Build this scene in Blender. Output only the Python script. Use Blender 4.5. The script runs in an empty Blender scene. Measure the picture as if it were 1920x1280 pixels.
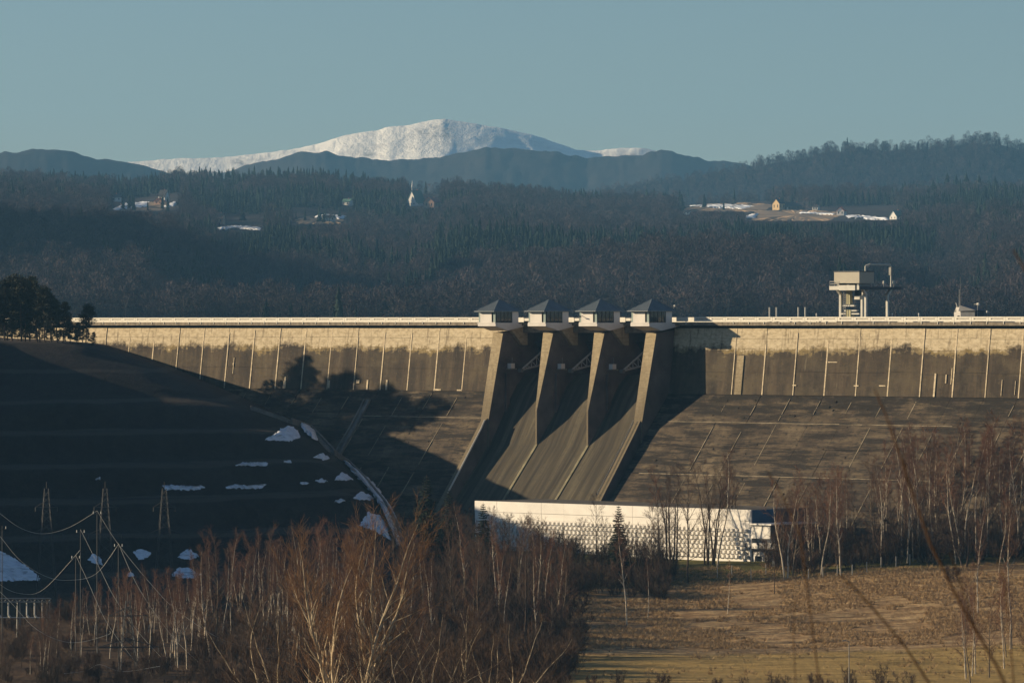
import bpy, bmesh, math, random
import numpy as np
from mathutils import Vector, Matrix, noise

# ------------------------------------------------------------------ camera, sky, sun, exposure
F = 9320.0            # focal length in pixels of the 1920 px wide photograph
EYE = 60.0            # height of the camera above the datum
HOR = 607.0           # picture row of the horizon
TH = math.radians(43) # turn of the dam axis against the picture plane
CT, ST = math.cos(TH), math.sin(TH)
SUN_EL, SUN_AZ = math.radians(15.5), math.radians(-77.5)

scn = bpy.context.scene
col = scn.collection
cam_d = bpy.data.cameras.new('camera')
cam_d.sensor_width = 36.0
cam_d.lens = 36.0 * F / 1920.0
cam_d.shift_y = -(640.0 - HOR) / 1920.0
cam_d.clip_start, cam_d.clip_end = 1.0, 90000.0
cam_d.dof.use_dof = True
cam_d.dof.focus_distance = 1040.0
cam_d.dof.aperture_fstop = 5.6
cam = bpy.data.objects.new('camera', cam_d)
cam.location = (0, 0, EYE)
cam.rotation_euler = (math.pi / 2, 0, 0)
col.objects.link(cam)
scn.camera = cam

world = bpy.data.worlds.new('World')
scn.world = world
world.use_nodes = True
wn = world.node_tree.nodes
wl = world.node_tree.links
wn.clear()
sky = wn.new('ShaderNodeTexSky')
sky.sky_type = 'NISHITA'
sky.sun_disc = False
sky.sun_elevation = SUN_EL
sky.sun_rotation = SUN_AZ
sky.altitude = 1000
sky.air_density = 1.0
sky.dust_density = 0.7
sky.ozone_density = 3.0
bg = wn.new('ShaderNodeBackground')
bg.inputs['Strength'].default_value = 0.05
wo = wn.new('ShaderNodeOutputWorld')
wl.new(sky.outputs[0], bg.inputs[0])
wl.new(bg.outputs[0], wo.inputs[0])

sun_d = bpy.data.lights.new('sun', 'SUN')
sun_d.energy = 5.0
sun_d.angle = math.radians(0.5)
sun_d.color = (1.0, 0.80, 0.53)
sun = bpy.data.objects.new('sun', sun_d)
sdir = Vector((math.sin(SUN_AZ) * math.cos(SUN_EL), math.cos(SUN_AZ) * math.cos(SUN_EL), math.sin(SUN_EL)))
sun.rotation_euler = sdir.to_track_quat('Z', 'Y').to_euler()
col.objects.link(sun)

vs = scn.view_settings
vs.view_transform = 'Standard'
vs.look = 'None'
vs.gamma = 1.0
vs.exposure = 0.68
scn.cycles.use_denoising = True
scn.cycles.max_bounces = 5
scn.cycles.diffuse_bounces = 1
scn.cycles.glossy_bounces = 2
scn.cycles.transmission_bounces = 3
scn.cycles.volume_bounces = 0
scn.cycles.transparent_max_bounces = 6

# ------------------------------------------------------------------ helpers
def at(px, py, Y):
    return Vector(((px - 960.0) / F * Y, Y, EYE + (HOR - py) / F * Y))

OX, OY = 13.1, 1065.0
def D(u, n, h):
    return Vector((OX + CT * u - ST * n, OY - ST * u - CT * n, EYE + h))
def inv(p):
    dx, dy = p[0] - OX, p[1] - OY
    return dx * CT - dy * ST, -dx * ST - dy * CT, p[2] - EYE
KINK, NK, SLOPE = -14.7, 1.9, 0.85
def nface(h):
    return NK * (-h) / -KINK if h > KINK else NK + SLOPE * (KINK - h)
def on_face(px, py):
    last = None
    for i in range(3000):
        Y = 940 + i * 0.1
        u, n, h = inv(at(px, py, Y))
        f = n - nface(h)
        if last is not None and f < 0 <= last:
            return u, n, h
        last = f
    return inv(at(px, py, 1060))
def u_at(px, n=0.0):
    q = (px - 960.0) / F
    return (q * (OY - CT * n) - OX + ST * n) / (CT + q * ST)

def tag(o, label=None, cat=None, group=None, kind=None):
    if label: o['label'] = label
    if cat: o['category'] = cat
    if group: o['group'] = group
    if kind: o['kind'] = kind
    return o
def empty(name, loc=(0, 0, 0), rz=0.0, label=None, cat=None, group=None):
    o = bpy.data.objects.new(name, None)
    o.location = loc
    o.rotation_euler = (0, 0, rz)
    o.empty_display_size = 1.0
    col.objects.link(o)
    return tag(o, label, cat, group)
def link(name, me, parent=None):
    o = bpy.data.objects.new(name, me)
    col.objects.link(o)
    if parent is not None: o.parent = parent
    return o

class MB:
    def __init__(s): s.v, s.f = [], []
    def add(s, vs, fs):
        b = len(s.v)
        s.v += [tuple(v) for v in vs]
        s.f += [tuple(b + i for i in f) for f in fs]
    def hexa(s, p):
        s.add(p, [(0, 3, 2, 1), (4, 5, 6, 7), (0, 1, 5, 4), (1, 2, 6, 5), (2, 3, 7, 6), (3, 0, 4, 7)])
    def box(s, x0, x1, y0, y1, z0, z1):
        s.hexa([(x0, y0, z0), (x1, y0, z0), (x1, y1, z0), (x0, y1, z0), (x0, y0, z1), (x1, y0, z1), (x1, y1, z1), (x0, y1, z1)])
    def boxl(s, u0, u1, n0, n1, h0, h1):      # box in dam coordinates (local y is minus n)
        s.box(u0, u1, -n1, -n0, h0, h1)
    def prism(s, poly, u0, u1):               # poly of (n, h) swept along u
        k = len(poly)
        vs = [(u0, -n, h) for n, h in poly] + [(u1, -n, h) for n, h in poly]
        fs = [tuple(range(k))[::-1], tuple(range(k, 2 * k))]
        fs += [(i, (i + 1) % k, k + (i + 1) % k, k + i) for i in range(k)]
        s.add(vs, fs)
    def bar(s, a, b, r0, r1=None, sides=4):
        a, b = Vector(a), Vector(b)
        r1 = r0 if r1 is None else r1
        d = (b - a)
        if d.length < 1e-6: return
        d.normalize()
        e = d.orthogonal().normalized(); g = d.cross(e)
        vs = []
        for c, r in ((a, r0), (b, r1)):
            for i in range(sides):
                t = 2 * math.pi * (i + .5) / sides
                vs.append(c + e * (math.cos(t) * r) + g * (math.sin(t) * r))
        fs = [(i, (i + 1) % sides, sides + (i + 1) % sides, sides + i) for i in range(sides)]
        fs += [tuple(range(sides))[::-1], tuple(range(sides, 2 * sides))]
        s.add(vs, fs)
    def tube(s, pts, r, sides=5):
        for a, b in zip(pts[:-1], pts[1:]): s.bar(a, b, r, r, sides)
    def mesh(s, name, mat, smooth=False, fix=True):
        me = bpy.data.meshes.new(name)
        me.from_pydata(s.v, [], s.f)
        if fix:
            bm = bmesh.new(); bm.from_mesh(me)
            bmesh.ops.recalc_face_normals(bm, faces=bm.faces)
            bm.to_mesh(me); bm.free()
        if mat is not None: me.materials.append(mat)
        if smooth: me.polygons.foreach_set('use_smooth', [True] * len(me.polygons))
        me.update()
        return me
    def build(s, name, mat, parent=None, smooth=False):
        return link(name, s.mesh(name, mat, smooth), parent)

def segs_mesh(name, segs, mat, sides=3):
    """tapered prisms for thousands of twigs at once: rows of x0 y0 z0 x1 y1 z1 r0 r1"""
    S = np.asarray(segs, dtype=np.float64)
    a, b, r0, r1 = S[:, :3], S[:, 3:6], S[:, 6], S[:, 7]
    d = b - a
    L = np.linalg.norm(d, axis=1, keepdims=True); L[L == 0] = 1
    d = d / L
    ref = np.where(np.abs(d[:, 2:3]) < .9, np.array([[0, 0, 1.]]), np.array([[1., 0, 0]]))
    e = np.cross(d, ref); e /= np.linalg.norm(e, axis=1, keepdims=True)
    g = np.cross(d, e)
    N = len(S)
    V = np.zeros((N, 2 * sides, 3))
    for i in range(sides):
        t = 2 * math.pi * i / sides
        o = e * math.cos(t) + g * math.sin(t)
        V[:, i] = a + o * r0[:, None]
        V[:, sides + i] = b + o * r1[:, None]
    base = (np.arange(N) * 2 * sides)[:, None]
    fs = []
    for i in range(sides):
        j = (i + 1) % sides
        fs.append(np.concatenate([base + i, base + j, base + sides + j, base + sides + i], 1))
    Fq = np.stack(fs, 1).reshape(-1, 4)
    return quads_mesh(name, V.reshape(-1, 3), Fq, mat, True)

def quads_mesh(name, V, Q, mat, smooth=False):
    me = bpy.data.meshes.new(name)
    V = np.ascontiguousarray(V, dtype=np.float32); Q = np.ascontiguousarray(Q, dtype=np.int32)
    k = Q.shape[1]
    me.vertices.add(len(V)); me.vertices.foreach_set('co', V.ravel())
    me.loops.add(Q.size); me.loops.foreach_set('vertex_index', Q.ravel())
    me.polygons.add(len(Q)); me.polygons.foreach_set('loop_start', np.arange(0, Q.size, k, dtype=np.int32))
    me.polygons.foreach_set('loop_total', np.full(len(Q), k, dtype=np.int32))
    if smooth: me.polygons.foreach_set('use_smooth', np.ones(len(Q), dtype=bool))
    if mat is not None: me.materials.append(mat)
    me.update(calc_edges=True)
    me.validate()
    return me

def grid_mesh(name, P, mat, smooth=True):
    ny, nx = P.shape[:2]
    idx = np.arange(ny * nx).reshape(ny, nx)
    Q = np.stack([idx[:-1, :-1], idx[:-1, 1:], idx[1:, 1:], idx[1:, :-1]], -1).reshape(-1, 4)
    return quads_mesh(name, P.reshape(-1, 3), Q, mat, smooth)

_rs = np.random.RandomState(7)
_perm = _rs.permutation(512)
_val = _rs.rand(512)
def vnoise(x, y):
    xi, yi = np.floor(x).astype(int), np.floor(y).astype(int)
    xf, yf = x - xi, y - yi
    sx, sy = xf * xf * (3 - 2 * xf), yf * yf * (3 - 2 * yf)
    def r(i, j): return _val[(_perm[(i & 511)] + j * 57 + (j >> 3) * 131) & 511]
    return ((r(xi, yi) * (1 - sx) + r(xi + 1, yi) * sx) * (1 - sy) + (r(xi, yi + 1) * (1 - sx) + r(xi + 1, yi + 1) * sx) * sy) * 2 - 1
def fbm(x, y, o=4, g=.5):
    s, a, t = 0, 1.0, 0
    for k in range(o):
        s = s + a * vnoise(x * 2 ** k + 17 * k, y * 2 ** k + 31 * k); t += a; a *= g
    return s / t

# ------------------------------------------------------------------ materials
class NT:
    def __init__(s, name):
        s.m = bpy.data.materials.new(name); s.m.use_nodes = True
        s.n = s.m.node_tree.nodes; s.l = s.m.node_tree.links
        s.b = s.n['Principled BSDF']
        s.tc = s.n.new('ShaderNodeTexCoord')
    def val(s, sock, v):
        if hasattr(v, 'is_output'): s.l.new(v, sock)
        else: sock.default_value = v
    def mapv(s, scale=(1, 1, 1), coord='Object', rot=(0, 0, 0), loc=(0, 0, 0)):
        m = s.n.new('ShaderNodeMapping')
        m.inputs['Scale'].default_value = scale
        m.inputs['Rotation'].default_value = rot
        m.inputs['Location'].default_value = loc
        s.l.new(s.tc.outputs[coord], m.inputs[0])
        return m.outputs[0]
    def noise(s, vec, scale=1.0, detail=4.0, rough=.55, dist=0.0):
        n = s.n.new('ShaderNodeTexNoise')
        s.l.new(vec, n.inputs['Vector'])
        n.inputs['Scale'].default_value = scale
        n.inputs['Detail'].default_value = detail
        n.inputs['Roughness'].default_value = rough
        n.inputs['Distortion'].default_value = dist
        return n.outputs[0]
    def ramp(s, fac, stops, mode='LINEAR'):
        r = s.n.new('ShaderNodeValToRGB')
        r.color_ramp.interpolation = mode
        e = r.color_ramp.elements
        while len(e) > 1: e.remove(e[-1])
        for i, (p, c) in enumerate(stops):
            x = e[0] if i == 0 else e.new(p)
            x.position = p
            x.color = (c, c, c, 1) if isinstance(c, (int, float)) else (*c, 1)
        s.l.new(fac, r.inputs[0])
        return r.outputs[0]
    def mix(s, fac, a, b, mode='MIX'):
        m = s.n.new('ShaderNodeMix'); m.data_type = 'RGBA'; m.blend_type = mode
        s.val(m.inputs[0], fac)
        for k, v in ((6, a), (7, b)):
            if isinstance(v, tuple) and len(v) == 3: v = (*v, 1)
            s.val(m.inputs[k], v)
        return m.outputs[2]
    def math(s, op, a, b=0.0):
        m = s.n.new('ShaderNodeMath'); m.operation = op
        s.val(m.inputs[0], a); s.val(m.inputs[1], b)
        return m.outputs[0]
    def sep(s, vec):
        x = s.n.new('ShaderNodeSeparateXYZ'); s.l.new(vec, x.inputs[0]); return x.outputs
    def bump(s, h, strength=.5, dist=.1):
        b = s.n.new('ShaderNodeBump'); b.inputs['Strength'].default_value = strength
        b.inputs['Distance'].default_value = dist
        s.l.new(h, b.inputs['Height']); s.l.new(b.outputs[0], s.b.inputs['Normal'])
    def fin(s, color, rough=.85, metal=0.0, spec=.3):
        if isinstance(color, tuple) and len(color) == 3: color = (*color, 1)
        s.val(s.b.inputs['Base Color'], color)
        s.val(s.b.inputs['Roughness'], rough)
        s.b.inputs['Metallic'].default_value = metal
        s.b.inputs['Specular IOR Level'].default_value = spec
        return s.m

def plain(name, c, var=.25, scale=2.0, rough=.8, metal=0.0, spec=.3, coord='Object'):
    t = NT(name)
    n = t.noise(t.mapv(coord=coord), scale, 5)
    lo = tuple(x * (1 - var) for x in c); hi = tuple(min(1, x * (1 + var)) for x in c)
    return t.fin(t.ramp(n, [(.3, lo), (.7, hi)]), rough, metal, spec)
M = {}
def concrete_face():
    t = NT('stained_concrete')
    z = t.sep(t.mapv())[2]
    streak = t.noise(t.mapv((1.0, 1.0, .07)), .42, 7, .68)
    thin = t.noise(t.mapv((1.0, 1.0, .05), loc=(7, 0, 0)), 1.3, 6, .6)
    big = t.noise(t.mapv((1, 1, 1.4)), .10, 6, .65)
    fine = t.noise(t.mapv((1, 1, 2.0)), .8, 8, .72)
    lay = t.noise(t.mapv((.12, .12, 1.6)), 1.0, 7, .7)
    # pale poured top band, lichen and soot below: the ragged edge follows leaks and pour lines
    lim = t.math('ADD', t.math('MULTIPLY', t.math('SUBTRACT', streak, .5), 4.0), t.math('MULTIPLY', t.math('SUBTRACT', big, .5), 7.0))
    lim = t.math('ADD', lim, t.math('MULTIPLY', t.math('SUBTRACT', fine, .5), 3.0))
    f = t.math('DIVIDE', t.math('ADD', t.math('ADD', z, lim), 6.0), 1.4)
    pale = t.ramp(fine, [(.25, (.22, .175, .115)), (.42, (.42, .345, .225)), (.55, (.55, .46, .31)), (.75, (.63, .55, .39))])
    pale = t.mix(t.math('MULTIPLY', t.ramp(thin, [(.56, 0.0), (.66, 1.0)]), .65), pale, (.15, .115, .075))
    pale = t.mix(t.ramp(lay, [(.58, 0.0), (.66, .6)]), pale, (.26, .20, .125))
    darkc = t.ramp(streak, [(.30, (.026, .020, .015)), (.46, (.046, .034, .023)), (.58, (.074, .054, .034)), (.72, (.115, .088, .055))])
    darkc = t.mix(t.ramp(big, [(.46, 0.0), (.62, .7)]), darkc, (.105, .082, .048))
    darkc = t.mix(t.ramp(fine, [(.58, 0.0), (.72, .6)]), darkc, (.155, .125, .08))
    darkc = t.mix(t.ramp(fine, [(.30, .8), (.44, 0.0)]), darkc, (.022, .018, .014))
    darkc = t.mix(t.math('MULTIPLY', t.ramp(thin, [(.64, 0.0), (.72, 1.0)]), .5), darkc, (.21, .175, .115))
    c = t.mix(t.ramp(f, [(0.0, 0.0), (1.0, 1.0)]), darkc, pale)
    rim = t.math('MULTIPLY', t.ramp(f, [(0, 0.0), (.3, 1.0), (.7, .8), (1, 0.0)]), t.ramp(big, [(.42, 0.0), (.56, 1.0)]))
    c = t.mix(t.math('MULTIPLY', rim, .75), c, (.20, .14, .042))
    t.bump(fine, .6, .10)
    return t.fin(c, .9)
def concrete_slope():
    t = NT('weathered_slope_concrete')
    big = t.noise(t.mapv((1, .6, .6)), .13, 7, .68)
    fine = t.noise(t.mapv((.7, 1.3, 1.3)), 1.1, 8, .74)
    lay = t.noise(t.mapv((.16, 1.0, 1.5)), .55, 8, .72)
    c = t.ramp(big, [(.32, (.030, .021, .014)), (.45, (.062, .045, .030)), (.56, (.098, .073, .046)), (.70, (.165, .125, .078))])
    c = t.mix(t.ramp(lay, [(.495, 0.0), (.55, .9)]), c, (.016, .012, .009))
    zz = t.sep(t.mapv())[2]
    moss = t.noise(t.mapv((.5, 1, 1.2), loc=(3, 9, 1)), .33, 7, .7)
    kb = t.math('MULTIPLY', t.ramp(t.math('DIVIDE', t.math('ADD', zz, 20.5), 6.0), [(0, 0.0), (.5, .8), (1, 1.0)]), t.ramp(moss, [(.42, 0.0), (.52, 1.0)]))
    c = t.mix(t.math('MULTIPLY', kb, .9), c, (.015, .012, .009))
    c = t.mix(t.ramp(lay, [(.36, .75), (.44, 0.0)]), c, (.15, .115, .070))
    c = t.mix(t.ramp(fine, [(.36, .8), (.48, 0.0)]), c, (.016, .013, .010))
    c = t.mix(t.ramp(fine, [(.60, 0.0), (.74, .6)]), c, (.20, .165, .11))
    t.bump(fine, .8, .2)
    return t.fin(c, .92)
def concrete_chute():
    t = NT('chute_concrete')
    flow = t.noise(t.mapv((1.0, .05, .05)), .8, 6, .6)
    spk = t.noise(t.mapv(), 1.2, 7, .7)
    c = t.ramp(flow, [(.3, (.026, .021, .015)), (.47, (.056, .045, .029)), (.6, (.088, .073, .046)), (.75, (.155, .130, .080))])
    c = t.mix(t.ramp(spk, [(.3, .6), (.5, 0.0)]), c, (.04, .033, .022))
    t.bump(spk, .4, .08)
    return t.fin(c, .9)
def concrete_pier():
    t = NT('pier_concrete')
    z = t.sep(t.mapv())[2]
    st = t.noise(t.mapv((1, 1, .12)), .7, 6, .6)
    fine = t.noise(t.mapv((1, 1, 2.5)), 1.1, 6, .65)
    c = t.ramp(fine, [(.3, (.24, .185, .11)), (.55, (.36, .29, .18)), (.75, (.43, .35, .22))])
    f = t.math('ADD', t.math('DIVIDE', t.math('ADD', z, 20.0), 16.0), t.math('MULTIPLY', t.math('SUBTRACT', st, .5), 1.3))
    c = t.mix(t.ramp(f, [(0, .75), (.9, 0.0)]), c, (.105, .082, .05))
    c = t.mix(t.ramp(st, [(.60, 0.0), (.72, .55)]), c, (.06, .045, .028))
    lift = t.n.new('ShaderNodeTexWave'); lift.wave_type = 'BANDS'; lift.bands_direction = 'Z'
    lift.inputs['Scale'].default_value = .21; lift.inputs['Distortion'].default_value = .4
    t.l.new(t.mapv(), lift.inputs[0])
    c = t.mix(t.ramp(lift.outputs[1], [(.0, .30), (.02, 0.0)]), c, (.09, .07, .045))
    t.bump(fine, .45, .06)
    return t.fin(c, .9)
M['face'] = concrete_face(); M['slope'] = concrete_slope(); M['chute'] = concrete_chute(); M['pier'] = concrete_pier()
M['core'] = plain('dark_concrete', (.04, .032, .024), .3, .3)
M['joint'] = plain('pale_joint_lime', (.56, .46, .31), .35, 1.5)
M['slopejoint'] = plain('grey_joint_lime', (.26, .215, .145), .5, .6)
M['rib'] = plain('lime_washed_chute_concrete', (.20, .175, .105), .45, .5)
M['cornice'] = plain('cornice_concrete', (.20, .165, .12), .5, .8)
M['whiterail'] = plain('white_parapet_paint', (.72, .68, .58), .12, 1.5, .7)
M['greyrail'] = plain('grey_parapet_infill', (.42, .39, .33), .15, 1.5, .7)
M['deck'] = plain('deck_asphalt', (.06, .06, .06), .2, 1)
M['rust'] = plain('rust_streak_concrete', (.17, .10, .05), .4, .8)
M['white'] = plain('white_painted_wall', (.66, .62, .57), .10, .35, .75)
M['phwhite'] = plain('white_facade_paint', (.84, .80, .73), .10, .25, .75)
M['phblue'] = plain('blue_shaded_gable', (.05, .125, .215), .15, .5, .7)  # blue shade of the powerhouse side, put into its colour
M['glass'] = plain('dark_glazing', (.018, .02, .024), .2, .3, .12, 0, .5)
M['paleglass'] = plain('pale_green_glazing', (.30, .37, .34), .2, .8, .25, 0, .5)
M['roof'] = plain('grey_sheet_roof', (.155, .18, .195), .12, .5, .4, 0)
M['metal'] = plain('grey_steel', (.22, .215, .20), .2, 1, .5, .2)
M['pier_side'] = plain('stained_shaded_pier_wall', (.115, .086, .070), .45, .22)  # stained sides, darkened further in colour to deepen their shade
M['gate_steel'] = plain('gate_steel', (.50, .47, .44), .2, .6, .6)
M['dull_metal'] = plain('dull_galvanised_steel', (.048, .046, .046), .2, 1, .6)
M['side_wall'] = plain('shaded_side_wall', (.16, .13, .115), .3, .3)  # dark tone stands for the shade on the powerhouse sides
M['pale_metal'] = plain('pale_painted_steel', (.55, .53, .47), .12, 1, .5)
M['dark_metal'] = plain('dark_steel', (.06, .065, .075), .2, 1, .5, .4)
M['beige'] = plain('beige_sheet', (.42, .385, .31), .06, .5, .6)
M['yellow'] = plain('dull_yellow_paint', (.46, .42, .25), .12, .5, .6)
M['redpaint'] = plain('red_paint', (.35, .05, .03), .12, .5, .6)
M['gutter'] = plain('gutter_concrete', (.17, .15, .13), .35, .5)
M['pipe'] = plain('pale_pipe', (.55, .50, .42), .15, .5, .6)
M['gravel'] = plain('roof_gravel', (.09, .08, .07), .3, .6)
def snow(name, c=(.80, .82, .86)):
    t = NT(name); n = t.noise(t.mapv(), .6, 6)
    t.bump(n, .4, .2)
    return t.fin(t.ramp(n, [(.30, tuple(x * .45 for x in c)), (.42, tuple(x * .85 for x in c)), (.6, c)]), .7)
M['snow'] = snow('old_snow')
def ground_mat():
    t = NT('meadow_ground')
    o = t.mapv()
    s = t.sep(o)
    n1 = t.noise(o, .035, 6, .6); n2 = t.noise(t.mapv((1, .5, 1)), .5, 7, .7); n3 = t.noise(t.mapv((.3, 1.6, 1)), .25, 6, .65)
    dry = t.ramp(n2, [(.28, (.12, .076, .038)), (.45, (.30, .20, .10)), (.6, (.44, .305, .155)), (.76, (.60, .44, .24))])
    dry = t.mix(t.ramp(n3, [(.42, .7), (.55, 0.0)]), dry, (.15, .085, .04))
    mown = t.ramp(n3, [(.3, (.19, .125, .042)), (.5, (.33, .225, .080)), (.7, (.45, .31, .115))])
    mown = t.mix(t.ramp(n2, [(.3, .5), (.5, 0.0)]), mown, (.12, .09, .035))
    lawn = t.ramp(n2, [(.3, (.05, .052, .014)), (.6, (.12, .105, .030)), (.8, (.18, .15, .05))])
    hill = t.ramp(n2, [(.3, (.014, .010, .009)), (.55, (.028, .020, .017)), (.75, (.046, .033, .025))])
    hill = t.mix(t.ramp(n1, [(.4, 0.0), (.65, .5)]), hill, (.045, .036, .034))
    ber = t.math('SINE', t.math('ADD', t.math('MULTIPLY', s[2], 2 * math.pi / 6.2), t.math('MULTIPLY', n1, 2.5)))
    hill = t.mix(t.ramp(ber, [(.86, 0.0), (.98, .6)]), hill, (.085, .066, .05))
    wood = t.ramp(n2, [(.3, (.04, .024, .014)), (.6, (.09, .055, .03)), (.8, (.14, .09, .045))])
    y = t.math('ADD', s[1], t.math('MULTIPLY', t.math('SUBTRACT', n1, .5), 22.0))
    c = t.mix(t.ramp(t.math('DIVIDE', t.math('SUBTRACT', y, 800.0), 100.0), [(.0, 0.0), (.06, 1.0)]), mown, dry)
    c = t.mix(t.ramp(t.math('DIVIDE', t.math('SUBTRACT', y, 900.0), 100.0), [(.26, 0.0), (.36, 1.0)]), c, lawn)
    x = t.math('ADD', s[0], t.math('MULTIPLY', t.math('SUBTRACT', n1, .5), 10.0))
    c = t.mix(t.ramp(t.math('DIVIDE', t.math('ADD', x, 40.0), 100.0), [(.40, 1.0), (.50, 0.0)]), c, wood)
    # open hillside on the left abutment
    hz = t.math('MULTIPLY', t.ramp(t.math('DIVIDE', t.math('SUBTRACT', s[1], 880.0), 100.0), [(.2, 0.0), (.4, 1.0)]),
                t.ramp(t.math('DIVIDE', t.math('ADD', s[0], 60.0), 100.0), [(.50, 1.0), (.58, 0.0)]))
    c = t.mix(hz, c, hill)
    t.bump(n2, .9, .5)
    return t.fin(c, .95, 0, .1)
M['ground'] = ground_mat()
def bark(name, a, b, marks=True):
    t = NT(name)
    n = t.noise(t.mapv((3, 3, 1.2)), 1.2, 4)
    oi = t.n.new('ShaderNodeObjectInfo')
    c = t.mix(oi.outputs['Random'], a, tuple(x * .72 for x in a))
    if marks: c = t.mix(t.ramp(n, [(.52, 0.0), (.6, .85)]), c, b)
    return t.fin(c, .85)
M['birch'] = bark('birch_bark', (.62, .53, .40), (.10, .07, .05))
M['palebark'] = bark('sunlit_pale_bark', (.60, .48, .31), (.25, .17, .09))
M['bark'] = bark('brown_bark', (.085, .055, .036), (.04, .026, .018))
M['greybark'] = bark('grey_bark', (.20, .155, .105), (.06, .042, .03))
def twig(name, a, b):
    t = NT(name)
    oi = t.n.new('ShaderNodeObjectInfo')
    return t.fin(t.mix(oi.outputs['Random'], a, b), .8)
M['twig'] = twig('red_brown_twigs', (.165, .070, .034), (.095, .050, .028))
M['twig2'] = twig('dark_brown_twigs', (.085, .050, .030), (.062, .036, .024))
M['brush'] = twig('brown_brushwood', (.080, .043, .024), (.05, .030, .018))
M['gold_twig'] = twig('golden_twigs', (.24, .125, .052), (.19, .10, .045))
M['orange_twig'] = twig('ochre_stems', (.10, .048, .018), (.08, .042, .018))
M['pine'] = twig('pine_needles', (.022, .027, .014), (.016, .021, .011))
M['spruce'] = twig('spruce_needles', (.038, .052, .024), (.030, .044, .022))
M['grass'] = twig('dry_grass_blades', (.46, .31, .15), (.32, .21, .10))
def farmat(name, cols, scale):
    t = NT(name)
    oi = t.n.new('ShaderNodeObjectInfo')
    c = t.ramp(oi.outputs['Random'], [(i / max(1, len(cols) - 1), k) for i, k in enumerate(cols)])
    return t.fin(c, .95, 0, .05)
M['fspruce'] = farmat('far_spruce_needles', [(.012, .021, .016), (.026, .040, .028), (.010, .016, .013), (.019, .028, .020)], 1)
M['fdecid'] = farmat('far_bare_twigs', [(.034, .033, .040), (.082, .068, .074), (.048, .044, .052), (.125, .098, .096), (.036, .035, .043), (.066, .056, .062)], 1)
M['ftrunk'] = farmat('far_trunks', [(.10, .085, .07), (.16, .14, .12)], 1)
def hill_mat(name, lo, hi, sc, snowpatch=None):
    t = NT(name)
    n = t.noise(t.mapv(), sc, 7, .65)
    c = t.ramp(n, [(.3, lo), (.7, hi)])
    t.bump(n, .8, 8.0)
    return t.fin(c, .95, 0, .05)
M['farground'] = hill_mat('forest_floor', (.032, .028, .028), (.066, .054, .050), .02)
M['hillc'] = hill_mat('bare_beech_hill', (.035, .028, .024), (.075, .058, .048), .008)
M['hilld'] = hill_mat('forested_mountain', (.022, .022, .020), (.055, .046, .040), .0035)
def patchy_mountain():
    t = NT('mountain_forest_with_snowy_clearings')
    n = t.noise(t.mapv(), .0035, 7, .65)
    c = t.ramp(n, [(.3, (.020, .020, .019)), (.7, (.052, .044, .039))])
    p = t.noise(t.mapv((1, .5, 2.5), loc=(900, 300, 0)), .003, 7, .66)
    c = t.mix(t.ramp(p, [(.645, 0.0), (.69, .9)]), c, (.55, .53, .50))
    t.bump(n, .8, 12.0)
    return t.fin(c, .95, 0, .05)
M['hillpatch'] = patchy_mountain()
def snow_mountain():
    t = NT('snow_mountain_surface')
    o = t.mapv()
    z = t.sep(o)[2]
    n = t.noise(t.mapv((1, .4, 1.4)), .008, 8, .7)
    r = t.noise(t.mapv((1, .25, 3.0)), .008, 8, .62)
    c = t.ramp(r, [(.31, (.26, .24, .21)), (.38, (.72, .68, .62)), (.50, (.90, .86, .78))])
    f = t.math('DIVIDE', t.math('ADD', t.math('SUBTRACT', z, 265.0), t.math('MULTIPLY', t.math('SUBTRACT', n, .5), 110.0)), 220.0)
    c = t.mix(t.ramp(f, [(.10, 0.0), (.16, 1.0)]), (.05, .045, .042), c)
    t.bump(n, .8, 18.0)
    return t.fin(c, .8, 0, .1)
M['snowmt'] = snow_mountain()
def water():
    t = NT('lake_water'); n = t.noise(t.mapv(), .8, 3); t.bump(n, .2, .05)
    return t.fin((.01, .02, .03), .08, 0, .5)
M['water'] = water()
M['field'] = plain('hill_meadow', (.22, .15, .085), .35, .03, .95)
# ------------------------------------------------------------------ near terrain (one sheet)
def ground_h(X, Y):
    X = np.asarray(X, float); Y = np.asarray(Y, float)
    b = np.interp(Y, [-200, 0, 25, 120, 350, 600, 720, 800, 870, 930, 960, 1000, 1400],
                  [6, -1.8, -6.0, -18, -33, -47.5, -53, -53.5, -52, -49, -46.5, -46, -46])
    t = np.clip((X - 25) / 75, 0, 1)
    b = b + 4.2 * t * t * (3 - 2 * t) * np.clip((Y - 760) / 120, 0, 1) * np.clip((1000 - Y) / 60, 0, 1)
    b = b + .35 * fbm(X * .06, Y * .06, 3) * np.clip((Y - 650) / 60, 0, 1)
    A = np.interp(X, [-420, -300, -220, -160, -120, -96, -80, -64, -47, -37, -27, -21, -15, 0, 400],
                  [40, 24, 12, -1, -3.4, -4.6, -9.5, -15.4, -22, -29.7, -38, -48, -60, -80, -120])
    toe = np.interp(X, [-420, -200, -150, -110, -60, -20], [800, 862, 884, 908, 944, 985])
    sl = np.interp(X, [-200, -150, -110], [.62, .42, .25])
    B = -48 + (Y - toe) * sl
    w = np.clip((-14 - B) / 6, 0, 1) * np.clip((B + 46) / 4, 0, 1)
    B = B + 1.25 * np.sin(B * 2 * math.pi / 6.2 + .5) * w      # the cut terraces
    k = 5.0
    m = np.minimum(A, B) - k * .25 * np.clip(1 - np.abs(A - B) / k, 0, 1) ** 2
    hill = m + .35 * fbm(X * .05 + 9, Y * .05, 4)
    k = 3.0
    return np.maximum(b, hill) + k * .25 * np.clip(1 - np.abs(b - hill) / k, 0, 1) ** 2
def gz(x, y): return EYE + float(ground_h(x, y))
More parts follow.
